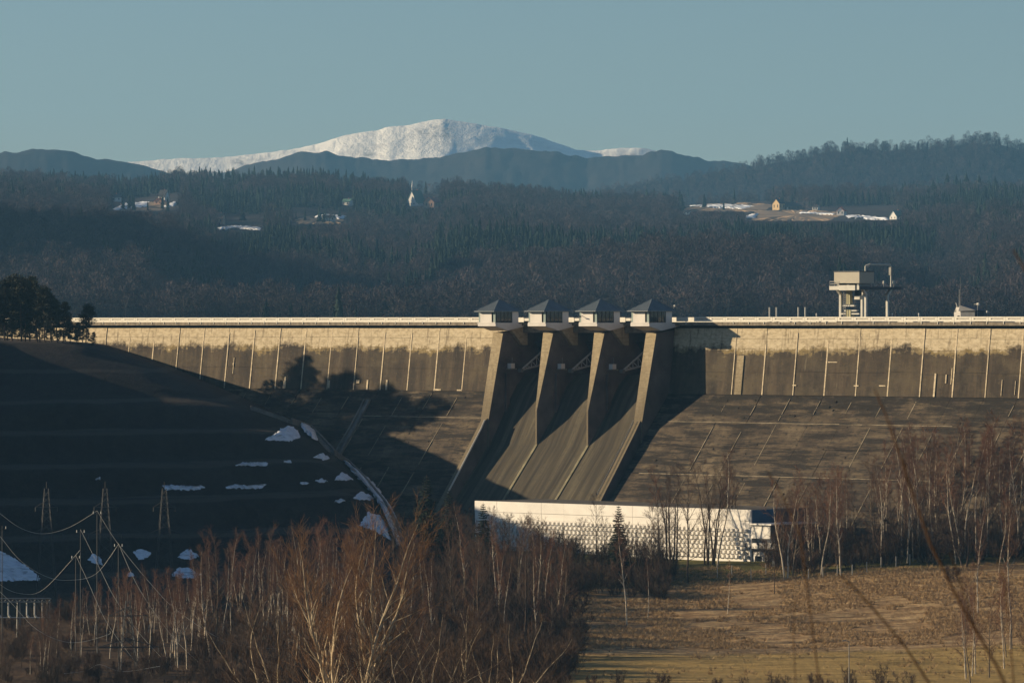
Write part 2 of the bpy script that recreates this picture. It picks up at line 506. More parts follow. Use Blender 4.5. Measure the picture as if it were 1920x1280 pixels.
def ground_hit(px, py, Y0=690.0, Y1=1200.0):
    Ys = np.arange(Y0, Y1, .5)
    Xs = (px - 960) / F * Ys
    H = ground_h(Xs, Ys)
    yy = HOR - H / Ys * F
    i = np.argmax(yy <= py)
    Y = Ys[i]
    return Vector(((px - 960) / F * Y, Y, EYE + H[i]))

gx = np.concatenate([np.arange(-620, -150, 12), np.arange(-150, 160, 2.5), np.arange(160, 640, 14)])
gy = np.concatenate([np.arange(-150, 660, 12), np.arange(660, 1180, 2.0), np.arange(1180, 1420, 10)])
GX, GY = np.meshgrid(gx, gy)
P = np.stack([GX, GY, EYE + ground_h(GX, GY)], -1)
tag(link('ground', grid_mesh('ground', P, M['ground'])), kind='structure')

# the lake lies wholly behind the dam
wm = MB()
a, b = D(-420, -9.5, 0), D(420, -9.5, 0)
wm.add([(a.x, a.y, 54), (b.x, b.y, 54), (1400, 900, 54), (1900, 3900, 54), (-1900, 3900, 54), (-1500, 1500, 54)], [(0, 1, 2, 3, 4, 5)])
tag(wm.build('lake_water', M['water']), kind='structure')

# ------------------------------------------------------------------ far shore: wooded slopes in one sheet
RIDGE_B = [(-500, 312), (0, 344), (130, 350), (250, 356), (330, 344), (450, 344), (570, 337), (650, 348), (750, 358), (850, 362), (940, 372), (1050, 380),
           (1150, 386), (1270, 385), (1340, 381), (1400, 379), (1480, 378), (1560, 377), (1640, 376), (1740, 372), (1800, 366), (1920, 372), (2500, 350)]
SPUR_A = [(300, 640), (690, 640), (770, 600), (860, 562), (1000, 530), (1150, 512), (1300, 500), (1450, 500), (1560, 510), (1660, 552), (1730, 602), (1790, 640), (2500, 640)]
SPUR_L = [(-700, 40), (-450, 110), (-250, 250), (-100, 375), (0, 446), (150, 468), (300, 508), (390, 565), (450, 618), (540, 640), (2500, 640)]  # raised out of view at the left to shade the lower slopes
SPUR_R = [(0, 640), (1650, 640), (1760, 560), (1850, 528), (1920, 515), (2100, 500), (2500, 480)]
def ip(pts, px): return np.interp(px, [p[0] for p in pts], [p[1] for p in pts])
ZS = 1.25          # the far shore lies this much farther than its unit profile
def far_h(px, Z): return ZS * far_unit(px, np.asarray(Z, float) / ZS)
def far_unit(px, Z):
    px = np.asarray(px, float); Z = np.asarray(Z, float)
    rb = ip(RIDGE_B, px)
    dv = np.interp(px, [250, 430, 760, 900, 1640, 1720, 1800, 1900], [0, 760, 760, 260, 260, 560, 560, 100])
    s = np.clip((Z - 2000 - dv) / (3000 - dv), 0, 1)
    yb = 614 + (rb - 614) * np.interp(s, [0, .12, .3, .5, .7, 1], [0, .26, .52, .72, .87, 1.0])
    H = (HOR - yb) / F * Z
    X = (px - 960) / F * Z
    back = np.clip((Z - 5000) / 700, 0, 1)
    H = H * (1 - back) - 60 * back
    H = H + 11 * fbm(X * .0042, Z * .0020, 4) * np.clip((Z - 2050) / 500, 0, 1) * (1 - .7 * np.clip((Z - 4300) / 600, 0, 1))
    def spur(pts, Zc, wf, wb):
        hc = (HOR - ip(pts, px)) / F * Zc
        w = np.where(Z < Zc, wf, wb)
        return (hc + 12) * np.exp(-((Z - Zc) / w) ** 2) - 12
    H = np.maximum(H, spur(SPUR_A, 2600, 330, 260))
    H = np.maximum(H, spur(SPUR_L, 2850, 520, 480))
    H = np.maximum(H, spur(SPUR_R, 2900, 380, 260))
    return H
def far_pt(px, Z): return Vector(((px - 960) / F * Z, Z, EYE + float(far_h(px, Z))))
def far_hit(px, py, Z0=2900.0):
    Zs = np.arange(Z0, 5400, 5.0) * ZS
    yy = HOR - far_h(np.full_like(Zs, px), Zs) / Zs * F
    ok = yy <= py
    i = int(np.argmax(ok)) if ok.any() else int(np.argmin(yy))
    return far_pt(px, Zs[i])
pxs = np.arange(-700, 2640, 10.0)
zs = np.concatenate([np.arange(1850, 3300, 22), np.arange(3300, 5800, 32)])
PX, ZZ = np.meshgrid(pxs, zs * ZS)
P = np.stack([(PX - 960) / F * ZZ, ZZ, EYE + far_h(PX, ZZ)], -1)
tag(link('wooded_hill', grid_mesh('wooded_hill', P, M['farground'])), kind='structure')

def ridge(name, pts, Zr, Zf, Zb, base, mat, amp, fq, px0=-600, px1=2520, dpx=4.0, rows=46, jag=0.0, gully=0.0, power=1.15, octv=5):
    px = np.arange(px0, px1, dpx)
    t = np.concatenate([np.linspace(0, 1, rows), 1 + np.linspace(0, 1, 14)[1:]])
    PX, T = np.meshgrid(px, t)
    hr = (HOR - ip(pts, PX)) / F * Zr
    Zv = np.where(T <= 1, Zf + (Zr - Zf) * T, Zr + (Zb - Zr) * (T - 1))
    prof = np.where(T <= 1, np.clip(T, 0, 1) ** power, np.cos(np.clip(T - 1, 0, 1) * math.pi / 2))
    X = (PX - 960) / F * Zv
    H = base + (hr - base) * prof
    H = H + amp * fbm(X * fq, Zv * fq * .7, octv, .55) * np.clip(1.15 - T, .12, 1) * np.clip(T * 4, 0, 1)
    if gully: H = H - gully * np.abs(fbm(X * fq * 2.2 + 40, Zv * fq * .5, min(4, octv))) * np.clip(1 - np.abs(T - .55) / .42, 0, 1)
    if jag: H = H + jag * (vnoise(X * .05, Zv * .05) + .6 * vnoise(X * .11 + 5, Zv * .09)) * (T > .3)
    P = np.stack([X, Zv, EYE + H], -1)
    return tag(link(name, grid_mesh(name, P, mat)), kind='structure'), lambda a, tt: None
RIDGE_C = [(-600, 420), (900, 400), (1100, 375), (1150, 364), (1250, 350), (1340, 336), (1400, 320), (1450, 306), (1500, 300), (1560, 285), (1650, 282), (1750, 280), (1830, 268), (1870, 270), (1920, 282), (2100, 320), (2520, 360)]
ridge('beech_hill', RIDGE_C, 8200, 7200, 8700, -30, M['hillc'], 20, .0020, jag=1.5)
RIDGE_F = [(-600, 330), (-100, 300), (0, 289), (40, 284), (85, 281), (130, 285), (180, 297), (230, 303), (270, 309), (330, 330), (520, 400), (2520, 480)]
ridge('blue_hill', RIDGE_F, 9800, 8800, 10300, -40, M['hilld'], 40, .0016, jag=2.2, gully=34)
RIDGE_D = [(-600, 420), (200, 380), (400, 330), (480, 306), (530, 293), (570, 284), (610, 282), (640, 289), (700, 297), (745, 298), (800, 296), (850, 288), (910, 275), (950, 279), (985, 281), (1040, 284), (1100, 295), (1150, 293), (1195, 290), (1240, 280), (1265, 284), (1300, 295), (1345, 303), (1390, 307), (1500, 330), (2520, 380)]
ridge('forested_mountain', RIDGE_D, 10700, 8750, 11000, -60, M['hillpatch'], 56, .0014, jag=2.4, gully=66)
RIDGE_E = [(-600, 330), (200, 308), (240, 304), (330, 298), (420, 295), (480, 289), (540, 282), (590, 273), (640, 258), (680, 249), (705, 246), (730, 238), (760, 236), (790, 229), (830, 224), (860, 228), (890, 232), (930, 240), (960, 247), (1000, 255), (1040, 268), (1080, 282), (1110, 284), (1160, 279), (1200, 278), (1260, 289), (1300, 300), (1400, 330), (2520, 420)]
ridge('snow_mountain', RIDGE_E, 12500, 11050, 13200, 0, M['snowmt'], 40, .0020, jag=1.0, gully=95, power=.9, octv=4)
# ------------------------------------------------------------------ the dam (local frame: x = along the crest, -y = downstream, z = height above eye level)
R0 = -TH
rnd = random.Random(11)
dam = empty('dam', D(0, 0, 0), R0, 'long stained concrete gravity dam with sloping downstream face crossing the valley', 'dam')
PIERS = [-16.5, -1.85, 12.85, 27.5]
UL, UR = -18.0, 29.0
def poly_face(h0, h1, off0, off1):
    """closed (n,h) strip between two heights, from off0 to off1 in front of the plane of the face"""
    hs = [h0] + ([KINK] if h1 < KINK < h0 else []) + [h1]
    return [(nface(h) + off1, h) for h in hs] + [(nface(h) + off0, h) for h in hs[::-1]]
for u0, u1 in ((-330, UL), (UR, 330)):
    m = MB(); m.prism([(-9, .0), (.0, .0), (-.28, -.6)] + [(nface(h) - .28, h) for h in (KINK, -62)] + [(-9, -62)], u0, u1)
    m.build('dam_body', M['core'], dam)
# joints measured in the photograph, carried on at the same pitch outside it
jl = [u_at(x) for x in (292, 337, 381.6, 430, 479, 528, 576.6, 623, 672, 723, 775.6, 824, 877)]
pl = (jl[-1] - jl[0]) / 12
jl = [jl[0] + pl * i for i in range(-8, 13)] + [UL]
jr = [u_at(x) for x in (1439.8, 1495.7, 1553, 1609, 1674, 1736, 1792, 1858)]
pr = (jr[-1] - jr[0]) / 7
jr = [UR, jr[0] - pr] + [jr[0] + pr * i for i in range(0, 32)]
HROWS = [KINK, -20.3, -25.4, -30.9, -37.0, -43.5, -50.5]
for js in (jl, jr):
    for i in range(len(js) - 1):
        a, b = js[i] + .02, js[i + 1] - .02
        if b - a < 1: continue
        o = rnd.uniform(-.05, .05)
        lifts = [-.9, -3.05 + rnd.uniform(-.15, .15), -5.4 + rnd.uniform(-.3, .3), -9.9 + rnd.uniform(-.3, .3), KINK + .02]
        for h0, h1 in zip(lifts[:-1], lifts[1:]):
            m = MB(); m.prism(poly_face(h0 - .02, h1 + .03, -.26, o + rnd.uniform(-.03, .03)), a, b)
            m.build('face_block', M['face'], dam)
        for r in range(len(HROWS) - 1):
            if b < -110 and r > 1: continue
            o2 = rnd.uniform(-.09, .07) + .22
            m = MB(); m.prism(poly_face(HROWS[r] - .03, HROWS[r + 1] + .05, -.26, o2), a, b)
            m.build('slope_block', M['slope'], dam)
    for j in js[1:-1]:
        w = rnd.uniform(.10, .16)
        top = rnd.uniform(-5.0, -1.2) if rnd.random() < .45 else -1.0
        m = MB(); m.prism(poly_face(top, KINK + .05, -.1, .075), j - w, j + w)
        m.build('joint_strip', M['joint'], dam)
        if j > -100:
            for h0, h1 in ((KINK - .2, -20.2), (-20.5, -31), (-31, -46)):
                if rnd.random() < .8:
                    w = rnd.uniform(.05, .10)
                    m = MB(); m.prism(poly_face(h0 - rnd.uniform(0, 2), h1 + rnd.uniform(0, 2.5), .1, .34), j - w, j + w)
                    m.build('joint_strip', M['slopejoint'], dam)
for u0, u1, h in ((33, 108, -20.32), (33, 110, -30.9), (-60, -19.5, -20.3)):
    m = MB(); m.prism(poly_face(h + .06, h - .06, .05, .36), u0, u1); m.build('walkway_line', M['slopejoint'], dam)
# intermediate pour lines and lime streaks that catch the sun
for px, y0, y1, w in ((1755, 700, 744, .40), (1775, 702, 718, .25), (1786, 690, 720, .15), (1880, 712, 742, .14), (1905, 714, 740, .10), (1562, 678, 679.5, 2.4),
                      (1606, 722, 724, 1.2), (1655, 722, 724, 1.6), (1490, 721, 723, 1.0), (536, 706, 728, .5), (618, 713, 727, .5), (690, 712, 730, .45),
                      (726, 712, 731, .5), (672, 712, 718, 1.0), (822, 729, 733, 1.7), (862, 730, 734, 1.4), (438, 680, 684, .2), (440, 670, 700, .15), (533, 714, 730, .25)):
    u, n, h0 = on_face(px, y0); _, _, h1 = on_face(px, y1)
    h1 = max(h1, KINK + .1)
    m = MB(); m.prism(poly_face(h0, h1, -.1, .12), u - w * .5, u + w * .5); m.build('lime_streak', M['joint'], dam)
# wide pale repair strip at the right of the spillway, and a pilaster step near the right edge
u, _, _ = on_face(1388, 690)
m = MB(); m.prism(poly_face(-6.6, KINK + .05, -.1, .16), u - .9, u + .9); m.build('repair_strip', M['pier'], dam)
# old scars: shallow horizontal ledges on the slope
for k in range(130):
    u = rnd.uniform(34, 118); h = rnd.uniform(-43, -15.5)
    if rnd.random() < .25: u = rnd.uniform(-55, -20)
    L = rnd.uniform(.8, 4.2)
    m = MB(); m.prism([(nface(h) + .1, h), (nface(h) + .48, h - .05), (nface(h - .5) + .2, h - .5)], u - L, u + L)
    m.build('spalled_ledge', M['slope'], dam)
# crest: deck, cornice, parapet
m = MB(); m.boxl(-330, 330, -8.6, .55, .0, .34); m.build('deck', M['deck'], dam)
u = -328.0
while u < 328:
    m = MB(); m.boxl(u, u + 8.2, .56, 1.25, -.36, .36); m.build('cornice_block', M['cornice'], dam); u += 8.25
pan = MB()
pan.boxl(0, 4.22, .78, .98, .50, .86); pan.boxl(0, 4.22, .78, .98, 1.12, 1.42)
pan.boxl(0, .55, .78, .98, .86, 1.12); pan.boxl(3.67, 4.22, .78, .98, .86, 1.12)
pme = pan.mesh('parapet_panel', M['whiterail'])
inf = MB(); inf.boxl(.55, 3.67, .82, .88, .861, 1.119); ime = inf.mesh('parapet_infill', M['greyrail'])
u = -210.0
while u < 300:
    if not (-23 < u < 31):
        p = link('parapet_panel', pme, dam); p.location = (u, 0, 0)
        q = link('infill', ime, p)
    u += 4.3
pst = MB(); pst.boxl(-.07, .07, .90, 1.02, -.05, .50); pst_me = pst.mesh('parapet_post', M['whiterail'])
for js in (jl, jr):
    for j in js:
        for k in (0, pl / 2):
            if -23 < j + k < 31: continue
            p = link('parapet_post', pst_me, dam); p.location = (j + k, -.352, .0)
ru = MB(); ru.boxl(-330, 330, -8.5, -8.3, .342, 1.38); ru.build('upstream_parapet', M['whiterail'], dam)
# rails between the gate houses
for a, b in zip(PIERS[:-1], PIERS[1:]):
    m = MB(); m.boxl(a + 2.9, b - 2.9, .80, .95, 1.20, 1.42); m.boxl(a + 2.9, b - 2.9, .80, .95, .40, .50)
    for k in range(7):
        uu = a + 3.0 + (b - a - 6.0) * k / 6; m.boxl(uu - .04, uu + .04, .84, .91, .50, 1.20)
    m.build('handrail', M['whiterail'], dam)
    m = MB(); m.boxl(a + 3.2, b - 3.2, 1.0, 1.1, .0, .62); m.build('service_pipe_cover', M['dark_metal'], dam)
for a, b in ((UL - 5.2, PIERS[0] - 2.7), (PIERS[-1] + 2.7, UR + 4.3)):
    m = MB(); m.boxl(a, b, .78, .98, .5, 1.42); m.build('parapet_panel', M['whiterail'], dam)
# spillway: piers, end walls, chutes, bridge beams
for i, pu in enumerate(PIERS):
    end = i in (0, 3)
    nb, hb, wb = (10.1, -20.4, 1.15) if end else (9.7, -18.3, .22)
    st = [(-9.0, -.40, 1.45), (5.9, -1.9, 1.45), (nb, hb, wb)]
    m = MB(); vs = []
    for n, ht, w in st:
        b = -40
        vs += [(pu - w, -n, ht), (pu + w, -n, ht), (pu + w, -n, b), (pu - w, -n, b)]
    fs = [(0, 1, 2, 3), (8, 11, 10, 9)]
    for s in range(2):
        for k in range(4):
            a, b2 = s * 4 + k, s * 4 + (k + 1) % 4
            fs.append((a, b2, b2 + 4, a + 4))
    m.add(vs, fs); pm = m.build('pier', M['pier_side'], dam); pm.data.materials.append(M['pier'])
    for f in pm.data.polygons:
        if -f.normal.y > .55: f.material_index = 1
for su, sg in ((PIERS[0], -1), (PIERS[3], 1)):
    m = MB()
    top = [(nface(h) + o, h) for h, o in ((-20.3, 3.55), (-22.5, 3.2), (-30, 2.5), (-37, 2.0), (-46, 1.5))]
    m.prism([(n, h) for n, h in top] + [(20, -48), (2, -30), (2, -20.4)], su - .75, su + .75)
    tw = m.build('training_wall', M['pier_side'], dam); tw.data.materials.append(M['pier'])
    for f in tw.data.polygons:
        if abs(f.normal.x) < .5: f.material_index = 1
m = MB()
pp = [(nface(h) + o + .2, h) for h, o in ((-20.6, 3.6), (-22.5, 3.2), (-30, 2.5), (-36, 2.05))]
m.tube([(PIERS[0] + .6, -n, h) for n, h in pp], .22, 6)
m.build('handrail_pipe', M['pipe'], dam)
m = MB()
m.tube([(PIERS[3] - .7, -n, h + .5) for n, h in pp], .07, 5)
m.build('handrail_pipe', M['pipe'], dam)
PROF = [(-9, -11.0), (-4, -10.6), (-1, -11.0), (1.5, -13.2), (4, -16.6), (7, -21.6), (9.7, -26.0), (14, -30.8), (18.5, -35.8), (24, -41.8), (26, -44)]
for a, b in zip(PIERS[:-1], PIERS[1:]):
    m = MB(); m.prism(PROF + [(26, -48), (-9, -48)], a + .02, b - .02); m.build('spillway_chute', M['chute'], dam)
for pu in PIERS[1:3]:
    m = MB(); pr2 = PROF[5:]
    m.prism([(n + .12, h + .12) for n, h in pr2] + [(n, h - .3) for n, h in pr2[::-1]], pu - .3, pu + .3)
    m.build('chute_rib', M['rib'], dam)
for a, b in zip(PIERS[:-1], PIERS[1:]):
    m = MB(); m.boxl(a + 1.5, b - 1.5, -1.2, .5, -1.9, -.02); m.build('bridge_beam', M['cornice'], dam)
    m = MB(); m.boxl(a + 1.5, b - 1.5, -8.8, -7.4, -2.4, -.02); m.build('bridge_beam', M['cornice'], dam)
    m = MB()   # sloping stub wall under the bridge on the left side of each bay
    m.prism([(.6, -.5), (4.4, -1.2), (.6, -4.6), (-1.0, -4.6), (-1.0, -.5)], a + 1.46, a + 2.3); m.build('corbel', M['pier'], dam)
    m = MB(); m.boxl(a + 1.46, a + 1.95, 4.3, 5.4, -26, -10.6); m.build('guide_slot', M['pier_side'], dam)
# concrete drain channel down the face and its pair of kerbs
pth = [on_face(x, y) for x, y in ((692, 748), (684, 765), (668, 795), (652, 822), (640, 843), (634, 858))]
m = MB()
for (u0, n0, h0), (u1, n1, h1) in zip(pth[:-1], pth[1:]):
    for du, w, t in ((-.75, .2, .9), (0, .55, .4), (.75, .2, .9)):
        m.hexa([(u0 + du - w, -n0 + .1, h0), (u0 + du + w, -n0 + .1, h0), (u1 + du + w, -n1 + .1, h1), (u1 + du - w, -n1 + .1, h1),
                (u0 + du - w, -n0 - t, h0), (u0 + du + w, -n0 - t, h0), (u1 + du + w, -n1 - t, h1), (u1 + du - w, -n1 - t, h1)])
m.build('drain_channel', M['gutter'], dam)

# ------------------------------------------------------------------ radial gates, one in each bay
GL = ('behind the left bay of the spillway', 'in the middle bay of the spillway', 'in the right bay of the spillway')
for i, (a, b) in enumerate(zip(PIERS[:-1], PIERS[1:])):
    g = empty('spillway_gate', D((a + b) / 2, 0, 0), R0, 'radial gate with latticed steel arms ' + GL[i], 'gate', 'spillway gates')
    hw = (b - a) / 2 - 1.5
    m = MB(); c = (2.0, -10.0); R = 8.6
    arc = [(c[0] - R * math.cos(t), c[1] + R * math.sin(t)) for t in np.linspace(-.05, .80, 9)]
    m.prism(arc + [(n - .25, h) for n, h in arc[::-1]], -hw + .1, hw - .1); m.build('skin_plate', M['dark_metal'], g)
    for s in (-1, 1):
        uu = s * (hw - 1.6)
        m = MB(); T0 = (uu, -2.0, -10.0)
        tops = [(uu, -(2.0 - 8.2 * k / 5), -10.0 + 4.9 * k / 5) for k in range(6)]
        bots = [(uu, -(2.0 - 8.4 * k / 5), -10.0 + 1.35 * k / 5) for k in range(6)]
        m.bar(tops[0], tops[-1], .23); m.bar(bots[0], bots[-1], .23)
        for k in range(1, 6):
            m.bar(bots[k], tops[k], .11)
            m.bar(bots[k], tops[k - 1], .11)
        m.build('arm', M['gate_steel'], g)
        m = MB(); m.bar((uu - .5, -2.1, -10.05), (uu + .5, -2.1, -10.05), .42, .42, 10); m.build('trunnion', M['metal'], g)
    hb = empty('drive_box', D(a, 0, 0), R0, 'small pale switch box on the pier wall ' + GL[i].replace('behind', 'in'), 'box', 'boxes on the pier walls')
    m = MB(); m.boxl(1.46, 2.5, 3.3, 4.5, -9.6, -8.5); m.build('cabinet', M['white'], hb)
    m = MB(); m.boxl(1.46, 2.7, 2.9, 4.9, -9.85, -9.6); m.build('bracket', M['cornice'], hb)
    m = MB(); m.bar((2.0, -3.6, -8.5), (2.0, -3.6, -7.2), .07, .07, 6); m.build('conduit', M['metal'], hb)

# ------------------------------------------------------------------ gate houses on the piers
KL = ('leftmost white gate house with pyramid roof, where the long left parapet ends', 'second white gate house with pyramid roof from the left on the spillway piers',
      'third white gate house with pyramid roof, small lamp on its front', 'rightmost white gate house with pyramid roof and a small vent on its eave')
for i, pu in enumerate(PIERS):
    k = empty('gate_house', D(pu, 0, 0), R0, KL[i], 'gate house', 'gate houses on the spillway piers')
    nf, nb, W = 9.4, 2.2, 2.5
    m = MB(); m.prism([(nf + .1, .05), (nf + .1, -.5), (5.6, -1.45), (-.4, -.42), (-.4, .05)], -W - .12, W + .12); m.build('floor_slab', M['white'], k)
    m = MB(); m.boxl(-W - .02, W + .02, nf - .22, nf + .14, .052, .34); m.boxl(W - .2, W + .1, nb, nf - .23, .052, .24); m.build('plinth', M['white'], k)
    m = MB(); m.boxl(-W + .5, W - 1.15, nf - .16, nf + .0, .342, 2.62); m.build('front_wall', M['white'], k)
    m = MB(); m.boxl(-W + .02, -W + .48, nf - .14, nf - .06, .342, 2.62); m.build('window', M['paleglass'], k)
    m = MB(); m.boxl(W - 1.13, W - .72, nf - .5, nf - .42, .342, 2.62); m.build('window', M['glass'], k)
    m = MB(); m.boxl(W - .70, W - .08, nf - .14, nf - .06, .342, 2.62); m.build('window', M['paleglass'], k)
    w = MB(); w.boxl(W - .12, W - .05, nb + 1.95, nf - .3, .242, 2.62); w = w.build('window', M['glass'], k)
    for q in range(5):
        nn = nb + 1.95 + (nf - .35 - nb - 1.95) * q / 4
        m = MB(); m.boxl(W - .05, W + .02, nn - .05, nn + .05, .242, 2.62); m.build('mullion', M['dark_metal'], w)
    m = MB(); m.boxl(W - .05, W + .02, nb + 2.0, nf - .4, 2.0, 2.08); m.build('transom', M['dark_metal'], w)
    m = MB(); m.boxl(W - .14, W + .04, nb, nb + 1.94, .242, 2.62); m.build('side_wall', M['white'], k)
    m = MB(); m.boxl(-W + .0, -W + .14, nb, nf - .2, .06, 2.62); m.build('side_wall', M['white'], k)
    m = MB(); m.boxl(-W + .15, W - .16, nb, nb + .14, .06, 2.62); m.build('back_wall', M['white'], k)
    m = MB(); m.boxl(W - 1.4, W - .6, nb + 3.2, nb + 4.4, .06, 1.3); m.build('control_desk', M['redpaint'] if i == 0 else M['metal'], k)
    m = MB(); m.boxl(-W - .1, W + .1, nb - .3, nf + .25, 2.622, 2.72); m.build('ceiling', M['dark_metal'], k)
    # roof: four sheets with standing seams
    n0, n1, w2, he, ha = nb - 1.3, nf + .95, W + .42, 2.73, 5.25
    nc = (n0 + n1) / 2; ap = (0, -nc, ha)
    cn = [(-w2, -n1, he), (w2, -n1, he), (w2, -n0, he), (-w2, -n0, he)]
    rf = MB(); lo = [(x, y, z - .16) for x, y, z in cn]
    rf.add(cn + lo + [ap], [(0, 1, 8), (1, 2, 8), (2, 3, 8), (3, 0, 8), (4, 5, 1, 0), (5, 6, 2, 1), (6, 7, 3, 2), (7, 4, 0, 3), (7, 6, 5, 4)])
    rf = rf.build('roof', M['roof'], k)
    for s in range(4):
        A, B = Vector(cn[s]), Vector(cn[(s + 1) % 4]); apv = Vector(ap)
        nse = 9 if s % 2 == 0 else 15
        mid = (A + B) / 2
        for q in range(1, nse):
            f = q / nse
            p = A.lerp(B, f); t = 1 - abs(2 * f - 1)
            top = p + (apv - mid) * t
            if t < .12: continue
            m = MB(); m.bar(p + Vector((0, 0, .03)), top + Vector((0, 0, .03)), .05, .05, 4); m.build('seam', M['roof'], rf)
        m = MB(); m.bar(A + Vector((0, 0, .03)), apv + Vector((0, 0, .03)), .08, .08, 4); m.build('hip_cap', M['roof'], rf)
    if i == 2:
        m = MB(); m.bar((-W + .6, -nf - .05, 1.75), (-W + .6, -nf - .9, 1.55), .06); m.bar((-W + .6, -nf - .8, 1.55), (-W + 1.3, -nf - .9, 1.45), .13); m.build('lamp', M['dark_metal'], k)
    if i == 3:
        m = MB(); m.bar((w2 - .5, -n0 - .6, 2.85), (w2 - .5, -n0 - .6, 3.8), .07); m.bar((w2 - .5, -n0 - .6, 3.75), (w2 - .1, -n0 - .6, 3.75), .2); m.build('vent', M['pale_metal'], k)
# ------------------------------------------------------------------ powerhouse at the toe
ph = empty('powerhouse', D(0, 0, 0), R0, 'long white powerhouse with a relief of small blocks below the spillway', 'powerhouse')
NF, PL0, PL1 = 50.0, 18.3, 92.2
HT, HB = -36.1, -45.7
m = MB(); m.boxl(PL0, PL1 - .1, 31.0, NF - .35, HT - 12, HT - .25); m.build('core_wall', M['phwhite'], ph)
m = MB(); m.boxl(PL0 + .3, PL1 - .3, 31.2, NF - .5, HT - .249, HT - .12); m.build('roof', M['gravel'], ph)
npan = 12; pw = (PL1 - PL0) / npan
for i in range(npan):
    a, b = PL0 + pw * i + .015, PL0 + pw * (i + 1) - .015
    o = random.Random(i).uniform(-.02, .02)
    m = MB(); m.boxl(a, b, NF - .34, NF + o, HT - 2.15, HT); m.build('facade_panel', M['phwhite'], ph)
    m = MB(); m.boxl(a, b, NF - .34, NF - .04 + o, HT - 3.55, HT - 2.22); m.build('facade_panel', M['phwhite'], ph)
    m = MB(); m.boxl(a, b, NF - .34, NF - .12 + o, HB - .6, HT - 3.57); m.build('facade_panel', M['phwhite'], ph)
# upper gable coloured blue for its shade, lit lower wing with openings
m = MB(); m.boxl(PL1 - .09, PL1 + .02, NF - 7.0, NF - .35, HT - 2.9, HT - .02); m.build('gable_panel', M['phblue'], ph)
m = MB(); m.boxl(PL1 - .09, PL1 + .02, 31.0, NF - 7.02, HT - 2.9, HT - .02); m.build('gable_panel', M['side_wall'], ph)
m = MB(); m.boxl(96.81, 96.84, 36.4, NF - 1.7, -46.4, -41.64); m.boxl(97.0, 97.03, 36.4, NF - .15, -41.6, -39.01); m.build('side_shade_sheet', M['side_wall'], ph)  # thin dark sheets paint the shade over the white wing's side
m = MB(); m.boxl(PL1 - .05, 97.0, 36.3, NF - .1, -41.6, -39.0); m.build('wing_upper_wall', M['phwhite'], ph)
m = MB(); m.boxl(PL1 - .05, 96.8, 36.4, NF - 1.6, -46.4, -41.62); m.build('wing_wall', M['phwhite'], ph)
m = MB(); m.boxl(PL1 - .3, 97.6, 36.0, NF + .4, -38.98, -38.7); m.build('wing_roof', M['phwhite'], ph)
m = MB(); m.boxl(PL1 + .2, 98.8, NF - 1.58, NF - .0, -43.6, -42.5); m.build('balcony', M['phwhite'], ph)
m = MB(); m.boxl(PL1 + .2, 96.2, NF - 1.58, NF - .3, -46.2, -44.2); m.build('porch', M['phwhite'], ph)
m = MB(); m.boxl(PL1 + .8, 94.6, NF - .29, NF - .2, -46.0, -45.0); m.build('door', M['glass'], ph)
for nn in (45, 40):
    m = MB(); m.boxl(96.845, 96.9, nn - 1.6, nn + 1.6, -44.6, -42.4); m.build('window', M['glass'], ph)
    m = MB(); m.boxl(97.035, 97.09, nn - 1.6, nn + 1.6, -41.0, -39.6); m.build('window', M['glass'], ph)
cm = MB()
cm.hexa([(-.28, -.52, -.26), (.26, -.52, -.26), (.31, .0, -.31), (-.31, .0, -.31), (-.28, -.52, .26), (.26, -.52, .26), (.31, .0, .31), (-.31, .0, .31)])
cme = cm.mesh('facade_cell', M['phwhite'])
cells = []
for c in range(61):
    for r in range(7):
        u = PL0 + 3.4 + c * 1.155 + (.28 if r % 2 else 0)
        if u > PL1 - 1.0: continue
        cells.append((u, HB + .42 + r * .855))
cells.sort(key=lambda q: -q[0])
far_cells = MB()
for i, (u, h) in enumerate(cells):
    if i < 298:
        o = link('facade_cell', cme, ph); o.location = (u, -(NF - .115), h)
    else:
        far_cells.add([(u + v[0], -(NF - .115) + v[1], h + v[2]) for v in cm.v], cm.f)
tag(far_cells.build('facade_relief', M['phwhite'], ph), kind='stuff')

# ------------------------------------------------------------------ gantry crane on the crest
U0, N0 = 76.7, -4.0
cr = empty('gantry_crane', D(U0, N0, .35), R0, 'pale steel gantry crane with machine cabin standing on the dam crest', 'crane')
DK = .35
for su in (-1, 1):
    for sn in (-1, 1):
        m = MB(); m.boxl(su * 3.3 - .24, su * 3.3 + .24, sn * 3.5 - .24, sn * 3.5 + .24, .3, 5.6)
        m.hexa([(su * 3.3 - .3, -sn * 3.5 - .3, 5.6), (su * 3.3 + .3, -sn * 3.5 - .3, 5.6), (su * 3.3 + .3, -sn * 3.5 + .3, 5.6), (su * 3.3 - .3, -sn * 3.5 + .3, 5.6),
                (su * 3.3 - .3, -sn * 4.5 - .3, 6.6), (su * 3.3 + .3, -sn * 4.5 - .3, 6.6), (su * 3.3 + .3, -sn * 4.5 + .3, 6.6), (su * 3.3 - .3, -sn * 4.5 + .3, 6.6)])
        m.build('leg', M['pale_metal'], cr)
    m = MB(); m.boxl(su * 3.3 - .35, su * 3.3 + .35, -4.4, 4.4, .0, .32); m.build('sill_beam', M['pale_metal'], cr)
m = MB(); m.boxl(-3.9, 3.9, -7.3, 6.3, 6.61, 7.2); pf = m.build('platform', M['dark_metal'], cr)
m = MB(); m.boxl(-3.9, 3.9, 6.31, 6.42, 6.55, 7.35); m.build('edge_girder', M['pale_metal'], pf)
m = MB(); m.boxl(-1.2, 3.0, 6.43, 6.62, 6.45, 7.5); m.build('winch_frame', M['pale_metal'], pf)
m = MB()
for z in (7.75, 8.25): m.bar((-3.85, -6.3, z), (-1.4, -6.3, z), .06)
